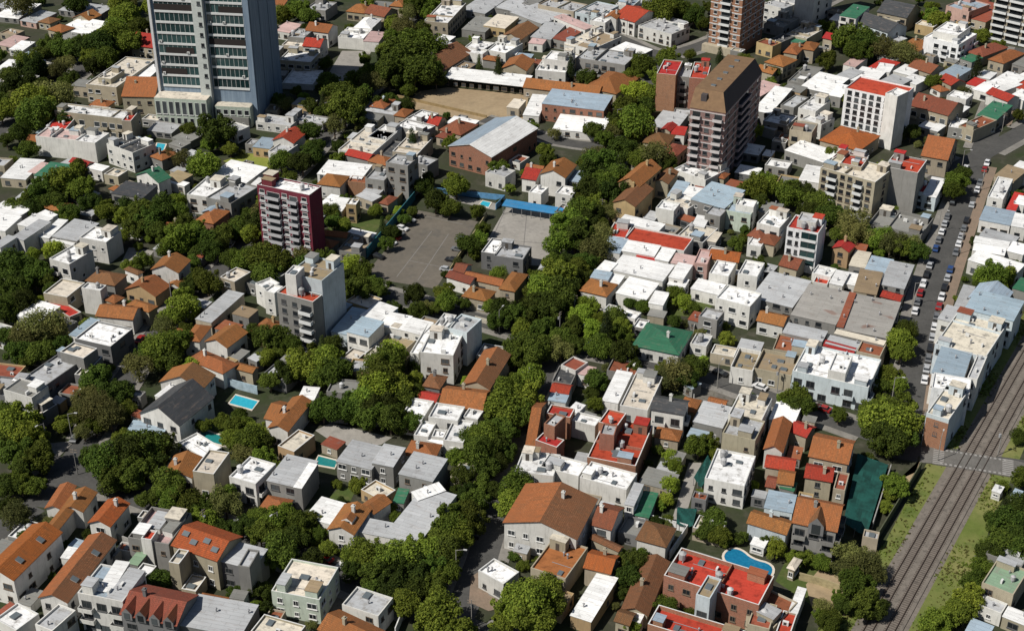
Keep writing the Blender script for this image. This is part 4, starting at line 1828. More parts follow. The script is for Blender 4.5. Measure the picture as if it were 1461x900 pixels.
# blue canopy
A, B, Cc = gp(717, 292, 3.4), gp(800, 306, 3.4), gp(804, 298, 3.4)
v_ = rect(A, B, Cc)
root = mk('canopy', (v_[0].x, v_[0].y, 0), v_[1])
mb = MB()
a_, b_ = v_[2], max(v_[3], 3.4)
mb.poly([(-a_ / 2, -b_ / 2, 3.1), (a_ / 2, -b_ / 2, 3.1), (a_ / 2, b_ / 2, 3.6), (-a_ / 2, b_ / 2, 3.6)])
mb.poly([(-a_ / 2, -b_ / 2, 3.0), (-a_ / 2, b_ / 2, 3.5), (a_ / 2, b_ / 2, 3.5), (a_ / 2, -b_ / 2, 3.0)])
mb.poly([(-a_ / 2, -b_ / 2, 3.0), (a_ / 2, -b_ / 2, 3.0), (a_ / 2, -b_ / 2, 3.1), (-a_ / 2, -b_ / 2, 3.1)])
mb.poly([(a_ / 2, -b_ / 2, 3.0), (a_ / 2, b_ / 2, 3.5), (a_ / 2, b_ / 2, 3.6), (a_ / 2, -b_ / 2, 3.1)])
mb.build('awning', roof_mat('s', 'U'), root)
for i in range(7):
    pm = MB()
    pm.box(-0.08, 0.08, -0.08, 0.08, 0, 3.0)
    pm.build('post', plain('post grey', (0.2, 0.2, 0.2)), root, (-a_ / 2 + 0.4 + i * (a_ - 0.8) / 6, -b_ / 2 + 0.3, 0))
tag(root, 'long bright blue canopy along the edge of the concrete court', 'canopy')


# ------------------------------------------------------------------ towers
def find(desc):
    return next(v for v in ROWS if v['desc'] == desc)


def zones(root, L, dist, side, h, floors, zs, wm, z0=0.0, fr='w', band=None, slab=None):
    """zs: (from, to, kind) along the face: w windows, b balcony, g glass strip with slab edge"""
    fh = (h - z0) / floors
    rz = 0 if side == 0 else math.pi / 2

    def place(s, z):
        return (s, -dist, z) if side == 0 else (dist, s, z)
    fm = plain('frame ' + fr, FRAMEC[fr], 0.6)
    sm = plain('slab white', (0.60, 0.61, 0.60), 0.8) if slab is None else plain('slab ' + slab[0], slab[1], 0.8)
    for f in range(floors):
        z = z0 + f * fh
        for (p0, p1, k) in zs:
            w = (p1 - p0) * L
            s = -L / 2 + (p0 + p1) / 2 * L
            if k == 'b':
                link('balcony', proto(('tbal', round(w, 2), sm.name), balcony_mesh, w, 1.3, sm), root, place(s, z + 0.1), rz)
                link('window', proto(('bw', round(w, 2), round(fh, 2), fr), both_mesh, w - 0.5, fh - 0.6, fm), root, place(s, z + 0.2), rz)
            elif k == 'g':
                def strip():
                    mb = MB()
                    hh = fh - 0.85
                    mb.box(-w / 2, w / 2, -0.05, 0.02, 0, hh, 0)
                    n = max(2, int(w / 1.6))
                    for i in range(n + 1):
                        x = -w / 2 + 0.05 + i * (w - 0.1) / n
                        mb.box(x - 0.05, x + 0.05, -0.12, -0.05, 0, hh, 1)
                    return mb.mesh('window', [MATS['tower_glass'], fm])

                def slab():
                    mb = MB()
                    mb.box(-w / 2, w / 2, -0.35, 0.02, 0, 0.8, 0)
                    return mb.mesh('floor_band', [sm])
                link('window', proto(('gs', round(w, 2), round(fh, 2)), strip), root, place(s, z + 0.82), rz)
                link('floor_band', proto(('sl', round(w, 2)), slab), root, place(s, z), rz)
            elif k == 'l':
                def ledge():
                    mb = MB()
                    mb.box(-w * 0.36, w * 0.36, -0.3, 0.02, 0, 0.32, 0)
                    return mb.mesh('ledge', [sm])
                link('ledge', proto(('ld', round(w, 2)), ledge), root, place(s, z + 0.55), rz)
                link('window', proto(('lw', round(w, 2), fr), both_mesh, min(w - 1.0, 1.8), 1.3, fm), root, place(s, z + 1.15), rz)
            elif k[0] == 'w':
                n = int(k[1:] or 1)
                for i in range(n):
                    ww = min(1.6, w / n - 0.7)
                    link('window', proto(('tw', round(ww, 1), fr), both_mesh, round(ww, 1), 1.5, fm), root, place(s - w / 2 + w / n * (i + 0.5), z + 1.0), rz)
        if band:
            key = ('ring', root.name, sm.name)

            def ring():
                mb = MB()
                a2, b2 = band[0] / 2 + 0.1, band[1] / 2 + 0.1
                for q in ((-a2, a2, -b2, -b2 + 0.08), (-a2, a2, b2 - 0.08, b2), (a2 - 0.08, a2, -b2 + 0.08, b2 - 0.08), (-a2, -a2 + 0.08, -b2 + 0.08, b2 - 0.08)):
                    mb.box(*q, 0, 0.35)
                return mb.mesh('floor_band', [sm])
            link('floor_band', proto(key, ring), root, (0, 0, z + fh - 0.35))



t = NT('tower glass')
oi = t.N('ShaderNodeObjectInfo')
t.base(t.mix(t.ramp(oi.outputs['Random'], 0.2, 1.0), (0.010, 0.026, 0.028), (0.035, 0.075, 0.075)))
t.p.inputs['Roughness'].default_value = 0.1
t.p.inputs['Specular IOR Level'].default_value = 0.6
MATS['tower_glass'] = t.m

# dark red tower
v = find('dark red nine storey tower with white balconies')
zones(v['root'], v['a'], v['b'] / 2, 0, 22.8, 9, [(0.01, 0.17, 'l'), (0.17, 0.44, 'b'), (0.44, 0.60, 'l'), (0.60, 0.78, 'b'), (0.80, 0.99, 'l')], None, 0.6, 'w', None, ('soft grey', (0.40, 0.40, 0.41)))

v = find('white seven storey flats with red flat roof')
zones(v['root'], v['a'] * 0.94, v['b'] / 2, 0, 17.2, 7, [(0.0, 1.0, 'w7')], None, 0.8, 'd')
zones(v['root'], v['b'], v['a'] / 2, 1, 17.2, 7, [(0.35, 0.6, 'w1')], None, 0.8, 'd')
v = find('off white slab block with worn cream front')
zones(v['root'], v['a'], v['b'] / 2, 0, 13.4, 5, [(0.02, 0.14, 'w1'), (0.15, 0.33, 'b'), (0.35, 0.62, 'w2'), (0.64, 0.80, 'b'), (0.82, 0.98, 'w1')], None, 0.6, 'n')
zones(v['root'], v['b'], v['a'] / 2, 1, 13.4, 5, [(0.4, 0.7, 'w1')], None, 0.6, 'n')

v = find('cream block of flats with pale blue blind side wall')
zones(v['root'], v['a'], v['b'] / 2, 0, 14.6, 5, [(0.02, 0.34, 'w1'), (0.34, 0.62, 'w1'), (0.64, 0.97, 'b')], None, 0.5, 'd')


def dormer(holder, x, y0, z, w, hgt, depth, wm, rm):
    mb = MB()
    c = w / 2
    F = [(-c, 0, 0), (c, 0, 0), (c, 0, hgt * 0.55), (0, 0, hgt), (-c, 0, hgt * 0.55)]
    Bk = [(q[0], depth, q[2]) for q in F]
    mb.poly(F, 0)
    for i, m in ((1, 0), (2, 1), (3, 1), (4, 0)):
        j = (i + 1) % 5
        mb.poly([F[i], F[j], Bk[j], Bk[i]][::-1], m)
    mb.poly(Bk[::-1], 0)
    mb.box(-w * 0.28, w * 0.28, -0.06, -0.01, 0.25, hgt * 0.6, 2)
    return mb.build('dormer', [wm, rm, glass_mat()], holder, (x, y0, z))


v = find('grey flats with rust orange dormer roof')
for i in range(4):
    dormer(v['root'], -v['a'] / 2 + (i + 0.6) * v['a'] / 4.2, -v['b'] / 2 - 0.1, v['h'] - 0.9, 2.3, 3.0, 4.2, wall_mat('d'), roof_mat('t', 'X'))
v = find('grey balcony house with pointed dormer and orange roof')
dormer(v['root'], 0.4, -v['b'] / 2 - 0.5, v['h'] - 1.6, 3.4, 4.6, 4.6, wall_mat('d'), roof_mat('t', 'B'))
v = find('orange house with rounded dormer between grey roofs')
dormer(v['root'], 0.5, -v['b'] * 0.25, v['h'] + 0.3, 2.6, 1.9, 2.6, wall_mat('w'), roof_mat('t', 'T'))
for d_, n_ in (('cream balcony flats with smooth orange roof', 4), ('long white house with brown roof and blue rooflight', 2), ('long white house with steep orange roof', 2)):
    v = find(d_)
    hol = next(o for o in v['root'].children if o.name.split('.')[0] == 'roof')
    sl = 0.46
    for i in range(n_):
        if v['typ'] == 'g':
            xx, yy = -v['a'] / 2 + (i + 0.7) * v['a'] / (n_ + 0.4), -v['b'] * (0.16 + 0.12 * (i % 2))
            zz, rot = v['h'] + (v['b'] / 2 - abs(yy)) * sl, (math.atan(sl), 0, 0)
        else:
            xx, yy = v['a'] * 0.24, -v['b'] / 2 + (i + 0.7) * v['b'] / (n_ + 0.4)
            zz, rot = v['h'] + (v['a'] / 2 - abs(xx)) * sl, (0, math.atan(sl), 0)
        o = link('skylight', proto('skylight', sky_mesh), hol, (xx, yy, zz - 0.05))
        o.rotation_euler = rot

v = find('slim white flats with bright red terrace and penthouse')
zones(v['root'], v['a'], v['b'] / 2, 0, 12.4, 4, [(0.02, 0.24, 'w1'), (0.26, 0.44, 'w1'), (0.48, 0.96, 'g')], None, 0.5, 'd')

# glass tower
def base_tower(A, B, Cc, h, name, wm, lab, cat='tower block'):
    ctr, th, a, b, sk = rect(gp(*A), gp(*B), gp(*Cc))
    root = mk(name, (ctr.x, ctr.y, 0), th)
    FOOT.append((ctr, Vector((math.cos(th), math.sin(th))), Vector((-math.sin(th), math.cos(th))), a / 2, b / 2, h))
    ENTS.append(dict(root=root, px=(A[0] + Cc[0]) / 2, py=(A[1] + Cc[1]) / 2 - 40, look=lab, desc=lab, cat=cat, group=None, size=a * b))
    return root, a, b


t = NT('tower concrete')
uv = t.uv(False)
st = t.noise(uv, 1.0, 5, 0.65, 0.9, 0.05, 1)
bg_ = t.noise(uv, 0.1, 4)
c_ = t.mix(t.ramp(st, 0.35, 0.7), (0.13, 0.18, 0.24), (0.25, 0.315, 0.38))  # blue of the shaded, skylit side is put into the wall colour
t.base(t.mix(t.ramp(bg_, 0.4, 0.7, 0, 0.5), c_, (0.13, 0.18, 0.24)))
M_TC = t.m
root, a, b = base_tower((232, 170), (366, 175), (405, 131), 63, 'glass_tower', None, 'tall glass tower with white floor bands and blank blue side')
mb = MB()
mb.box(-a / 2, a / 2, -b / 2, b / 2, 0, 63, 0)
mb.build('wall', M_TC, root)
zones(root, a, b / 2, 0, 61.6, 12, [(0.03, 0.43, 'g'), (0.57, 0.95, 'g')], None, 13.0)
pm = MB()
pm.box(0.445 * a - a / 2, 0.555 * a - a / 2, -b / 2 - 2.2, -b / 2, 0, 64)
pm.build('stair_shaft', plain('shaft pale', (0.50, 0.53, 0.50), 0.85), root)
for i in range(12):
    add_window(root, -a / 2 + 0.52 * a, -b / 2 - 2.2, 14 + i * 3.9, 0, 1.2, 1.4, 'd', False)
pm = MB()
pm.box(-a / 2 - 0.9, -a / 2, -b / 2 - 0.9, -b / 2 + 1.5, 0, 65)
pm.build('pylon', plain('pylon white', (0.6, 0.6, 0.6), 0.8), root)
pm = MB()
pm.box(0.96 * a - a / 2, a / 2 + 0.6, -b / 2 - 0.8, -b / 2, 0, 63.5)
pm.build('pylon', M_TC, root)
for i in range(3):
    pm = MB()
    y = -b / 2 + (i + 0.5) * b / 3
    pm.box(a / 2, a / 2 + 0.7, y - b / 6 + 0.5, y + b / 6 - 0.5, 0, 63)
    pm.build('pilaster', M_TC, root)
for x0, x1, d, hh in ((-a / 2 - 0.5, 0.54 * a - a / 2, 7.0, 11), (0.60 * a - a / 2, 0.97 * a - a / 2, 4.5, 8.0)):
    pm = MB()
    pm.box(x0, x1, -b / 2 - d, -b / 2, 0, hh, 0, 1)
    po = pm.build('podium', [wall_mat('e'), roof_mat('f', 'C')], root)
    n = int((x1 - x0) / 2.4)
    for i in range(n):
        x = x0 + (i + 0.5) * (x1 - x0) / n
        add_window(po, x, -b / 2 - d, 0.5, 0, 1.5, 3.0, 'w', False)
        add_window(po, x, -b / 2 - d, 4.8, 0, 1.7, hh - 6.0, 'w', False)

# striped tower at the top
root, a, b = base_tower((1003.9, 72), (1050.6, 78), (1092, 58), 62, 'apartment_tower', None, 'brick striped tower with white balconies cut by the top edge')
mb = MB()
mb.box(-a / 2, a / 2, -b / 2, b / 2, 0, 62)
mb.build('wall', wall_mat('b'), root)
zones(root, a, b / 2, 0, 60, 19, [(0.03, 0.30, 'w1'), (0.33, 0.66, 'b'), (0.70, 0.97, 'w1')], None, 3.0, 'w', (a, b))
zones(root, b, a / 2, 1, 60, 19, [(0.04, 0.5, 'w2'), (0.5, 0.96, 'w2')], None, 3.0, 'w')
pm = MB()
pm.box(-a / 2 - 1.5, a / 2 + 1.5, -b / 2 - 3.0, -b / 2, 0, 3.2)
pm.build('podium', wall_mat('c'), root)

# plum striped tower with slanting brown roof
cA, cB, cC = gp(988, 153, 26), gp(1036.5, 163, 26), gp(1084, 104, 26)
ctr, th, a, b, sk = rect(cA, cB, cC)
root = mk('apartment_tower', (ctr.x, ctr.y, 0), th)
FOOT.append((ctr, Vector((math.cos(th), math.sin(th))), Vector((-math.sin(th), math.cos(th))), a / 2, b / 2, 26))
lab = 'plum striped tower with slanting brown roof'
ENTS.append(dict(root=root, px=1035, py=170, look=lab, desc=lab, cat='tower block', group=None, size=a * b))
mb = MB()
mb.box(-a / 2, a / 2, -b / 2, b / 2, 0, 26, skip='t')
t = NT('plum facade')
n1 = t.noise(t.uv(), 0.6, 4)
t.base(t.mix(t.ramp(n1, 0.35, 0.7), (0.19, 0.115, 0.105), (0.25, 0.165, 0.15)))
mb.build('wall', t.m, root)
zones(root, a, b / 2, 0, 25.4, 9, [(0.06, 0.32, 'b'), (0.38, 0.62, 'w1'), (0.68, 0.94, 'b')], None, 0.6, 'd', (a, b), ('plum grey', (0.50, 0.47, 0.46)))
zones(root, b, a / 2, 1, 25.4, 9, [(0.03, 0.35, 'w2'), (0.36, 0.64, 'b'), (0.66, 0.97, 'w2')], None, 0.6, 'd', None, ('plum dark', (0.26, 0.22, 0.23)))
r = MB()
x, y, z = a / 2 + 0.2, b / 2 + 0.2, 26.0
tx0, tx1, ty0, ty1, tz = -x + 0.2, x - 2.6, -y + 4.2, y - 2.2, 31.5
lo = [(-x, -y, z), (x, -y, z), (x, y, z), (-x, y, z)]
hi = [(tx0, ty0, tz), (tx1, ty0, tz), (tx1, ty1, tz), (tx0, ty1, tz)]
r.poly(hi, 0)
for i in range(4):
    j = (i + 1) % 4
    r.poly([lo[i], lo[j], hi[j], hi[i]], 1 if i == 1 else 0)
r.poly(lo[::-1], 0)
t = NT('brown slant roof')
n1 = t.noise(t.uv(), 0.5, 5, 0.7)
t.base(t.mix(t.ramp(n1, 0.35, 0.7), (0.185, 0.115, 0.062), (0.13, 0.080, 0.045)))
ro = r.build('roof', [t.m, plain('slant dark', (0.07, 0.06, 0.06), 0.8)], root)
for i in range(5):
    link('skylight', proto('skylight', sky_mesh), ro, ((tx0 + tx1) / 2, ty0 + (i + 0.7) * (ty1 - ty0) / 5.5, tz))
pm = MB()
pm.box(-1.0, 1.0, -0.9, 0.9, -1.0, 1.6)
pm.build('dormer', [plain('slant dark', (0.07, 0.06, 0.06), 0.8)], ro, (tx0 + 4, -y + 2.6, 29.0))

# white slab tower and cream balcony tower at the top edge
root, a, b = base_tower((1135, 32), (1158.5, 39), (1181, 22), 34, 'apartment_tower', None, 'blank white slim tower among low roofs at the top')
mb = MB()
mb.box(-a / 2, a / 2, -b / 2, b / 2, 0, 34)
mb.build('wall', wall_mat('w'), root)
zones(root, b, a / 2, 1, 33, 10, [(0.05, 0.95, 'w2')], None, 1, 'd')
root, a, b = base_tower((1413, 55), (1478, 72), (1510, 50), 24, 'apartment_tower', None, 'cream balcony flats cut by the top right corner')
mb = MB()
mb.box(-a / 2, a / 2, -b / 2, b / 2, 0, 24)
mb.build('wall', wall_mat('c'), root)
zones(root, a, b / 2, 0, 23.6, 8, [(0.02, 0.3, 'b'), (0.33, 0.63, 'b'), (0.66, 0.96, 'b')], None, 0.4, 'n')

v = find('corner shop with brick end wall at the level crossing')
pm = MB()
pm.box(-v['a'] / 2 + 0.15, v['a'] / 2 + 0.04, -v['b'] / 2 - 0.06, -v['b'] / 2 - 0.003, 0, v['h'] - 1.2)
pm.build('end_wall', wall_mat('b'), v['root'])
# open floors and air conditioners on the glass tower
g_ = next(e for e in ENTS if e['desc'] == 'tall glass tower with white floor bands and blank blue side')['root']
tr_ = random.Random(4)
wl_ = next(o for o in g_.children if o.name.split('.')[0] == 'wall').data.vertices
ax_, ay_ = 2 * max(q.co.x for q in wl_), 2 * max(q.co.y for q in wl_)
for i in range(9):
    f = tr_.randrange(12)
    s = tr_.choice((0.06, 0.2, 0.34, 0.6, 0.75, 0.9))
    link('air_conditioner', proto('air_conditioner', ac_mesh), g_, ((s - 0.5) * ax_, -ay_ / 2 - 0.42, 13.0 + f * 4.05 + 0.8))
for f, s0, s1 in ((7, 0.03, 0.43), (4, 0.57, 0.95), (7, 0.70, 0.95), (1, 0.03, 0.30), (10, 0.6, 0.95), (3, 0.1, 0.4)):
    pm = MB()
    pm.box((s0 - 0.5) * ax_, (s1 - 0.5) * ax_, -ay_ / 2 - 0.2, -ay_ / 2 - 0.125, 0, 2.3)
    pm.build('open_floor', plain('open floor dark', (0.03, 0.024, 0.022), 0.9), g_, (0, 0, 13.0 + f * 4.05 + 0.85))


# ------------------------------------------------------------------ trees
def leaf_mat(name, c1, c2, trans=0.33):
    t = NT(name)
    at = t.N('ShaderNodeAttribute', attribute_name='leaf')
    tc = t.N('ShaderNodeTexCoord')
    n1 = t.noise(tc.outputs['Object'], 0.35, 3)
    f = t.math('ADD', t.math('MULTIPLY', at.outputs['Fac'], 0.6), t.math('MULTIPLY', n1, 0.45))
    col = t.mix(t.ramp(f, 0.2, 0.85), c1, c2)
    oi = t.N('ShaderNodeObjectInfo')
    h = t.N('ShaderNodeHueSaturation')
    t.L(t.ramp(oi.outputs['Random'], 0, 1, 0.45, 1.5), h.inputs['Value'])
    w = t.math('FRACT', t.math('MULTIPLY', oi.outputs['Random'], 13.7))
    t.L(t.ramp(w, 0, 1, 0.474, 0.512), h.inputs['Hue'])
    h.inputs['Saturation'].default_value = 0.95
    t.L(col, h.inputs['Color'])
    t.base(h.outputs[0])
    t.p.inputs['Roughness'].default_value = 0.75
    t.p.inputs['Specular IOR Level'].default_value = 0.15
    tr = t.N('ShaderNodeBsdfTranslucent')
    t.L(h.outputs[0], tr.inputs['Color'])
    mx = t.N('ShaderNodeMixShader')
    mx.inputs[0].default_value = trans
    t.L(t.p.outputs[0], mx.inputs[1])
    t.L(tr.outputs[0], mx.inputs[2])
    t.L(mx.outputs[0], t.out.inputs[0])
    return t.m


LEAF = dict(
    d=leaf_mat('leaves dark', (0.028, 0.052, 0.005), (0.098, 0.145, 0.014)),
    g=leaf_mat('leaves mid', (0.050, 0.086, 0.006), (0.168, 0.225, 0.018)),
    l=leaf_mat('leaves bright', (0.115, 0.175, 0.008), (0.260, 0.340, 0.024)),
    o=leaf_mat('leaves olive', (0.075, 0.086, 0.020), (0.190, 0.195, 0.050)),
    c=leaf_mat('leaves cypress', (0.022, 0.040, 0.009), (0.060, 0.088, 0.018)),
)
M_BARK = plain('bark', (0.12, 0.09, 0.065), 0.95)


def crown_mesh(kind, seed):
    rnd = random.Random(seed)
    R = 4.5
    blobs = []
    if kind == 'c':
        hz = 1.7
        for i in range(9):
            f = i / 8
            rr = R * 0.55 * (1 - f * 0.75)
            blobs.append((Vector((rnd.uniform(-.3, .3), rnd.uniform(-.3, .3), -R * 0.8 + f * R * 2.2)), rr + 0.4))
        nleaf = 3000
    else:
        flat = dict(d=0.66, g=0.72, l=0.85, o=0.6)[kind]
        nb = dict(d=13, g=12, l=12, o=13)[kind]
        lop = Vector((rnd.uniform(-.25, .25), rnd.uniform(-.25, .25), 0))
        for i in range(nb):
            z = 1 - 1.75 * (i + 0.5) / nb
            a = i * 2.399 + rnd.uniform(-.4, .4)
            q = math.sqrt(max(0, 1 - z * z))
            k = rnd.uniform(0.46, 0.92)
            p = Vector((q * math.cos(a) * k, q * math.sin(a) * k, z * flat * k)) * R
            p += Vector((p.x * lop.x, p.y * lop.y, 0))
            blobs.append((p, R * rnd.choice((0.2, 0.26, 0.34, 0.42, 0.5))))
        blobs.append((Vector((0, 0, 0)), R * 0.50))
        for i in range(9):
            z, a, k = rnd.uniform(-0.35, 0.95), rnd.uniform(0, 6.283), rnd.uniform(0.86, 1.12)
            q = math.sqrt(max(0, 1 - z * z))
            blobs.append((Vector((q * math.cos(a) * k, q * math.sin(a) * k, z * flat * k)) * R, R * rnd.uniform(0.10, 0.19)))
        nleaf = dict(d=6800, g=6400, l=5600, o=4200)[kind]
    wsum = [b[1] ** 2 * rnd.uniform(0.55, 1.3) for b in blobs]
    v, f, lf = [], [], []
    tries = 0
    while len(f) < nleaf and tries < nleaf * 4:
        tries += 1
        b = rnd.choices(blobs, wsum)[0]
        d = Vector((rnd.gauss(0, 1), rnd.gauss(0, 1), rnd.gauss(0, 1)))
        if d.length < 1e-3:
            continue
        d.normalize()
        rad = b[1] * (1.12 - 0.5 * rnd.random() ** 1.3)
        p = b[0] + d * rad
        if any((p - o[0]).length < o[1] * 0.55 for o in blobs if o is not b):
            continue
        n = (d * 0.8 + Vector((0, 0, 0.35)) + Vector((rnd.gauss(0, .5), rnd.gauss(0, .5), rnd.gauss(0, .5)))).normalized()
        u = n.orthogonal().normalized()
        u = (Matrix.Rotation(rnd.uniform(0, 6.28), 3, n) @ u)
        w = n.cross(u)
        s = rnd.uniform(0.14, 0.40) * (0.8 if kind in 'oc' else 1.0)
        i0 = len(v)
        bend = n * s * 0.25
        v += [p - u * s, p - w * s * 0.55 + bend, p + u * s, p + w * s * 0.55 + bend]
        f.append((i0, i0 + 1, i0 + 2, i0 + 3))
        lf += [rnd.random()] * 4
    # inner shells in the darkest leaf tone, filling gaps between the leaves
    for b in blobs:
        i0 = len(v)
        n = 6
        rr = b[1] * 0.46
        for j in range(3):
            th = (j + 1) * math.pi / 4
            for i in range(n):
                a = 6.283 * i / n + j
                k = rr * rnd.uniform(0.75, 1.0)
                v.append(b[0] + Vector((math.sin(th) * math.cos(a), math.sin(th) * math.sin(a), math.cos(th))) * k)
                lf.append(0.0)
        for j in range(2):
            for i in range(n):
                k = (i + 1) % n
                f.append((i0 + j * n + i, i0 + (j + 1) * n + i, i0 + (j + 1) * n + k, i0 + j * n + k))
        f.append(tuple(i0 + i for i in range(n)))
    me = bpy.data.meshes.new('crown')
    me.from_pydata([tuple(q) for q in v], [], f)
    at = me.attributes.new('leaf', 'FLOAT', 'POINT')
    at.data.foreach_set('value', lf)
    me.materials.append(LEAF[kind])
    me.update()
    return me


def trunk_mesh(kind, seed):
    rnd = random.Random(seed)
    mb = MB()
    z0 = -7.0
    zt = -1.0 if kind != 'c' else 4.0
    mb.tube((0, 0, z0), (0.1, 0.05, zt), 0.36, 0.2, 7)
    if kind != 'c':
        for i in range(5):
            a = i * 1.26 + rnd.uniform(-.3, .3)
            s = Vector((0.1, 0.05, zt - rnd.uniform(0, 1.2)))
            e = s + Vector((math.cos(a) * 2.3, math.sin(a) * 2.3, rnd.uniform(1.2, 2.4)))
            mb.tube(s, e, 0.17, 0.06, 5)
    return mb.mesh('trunk', [M_BARK])


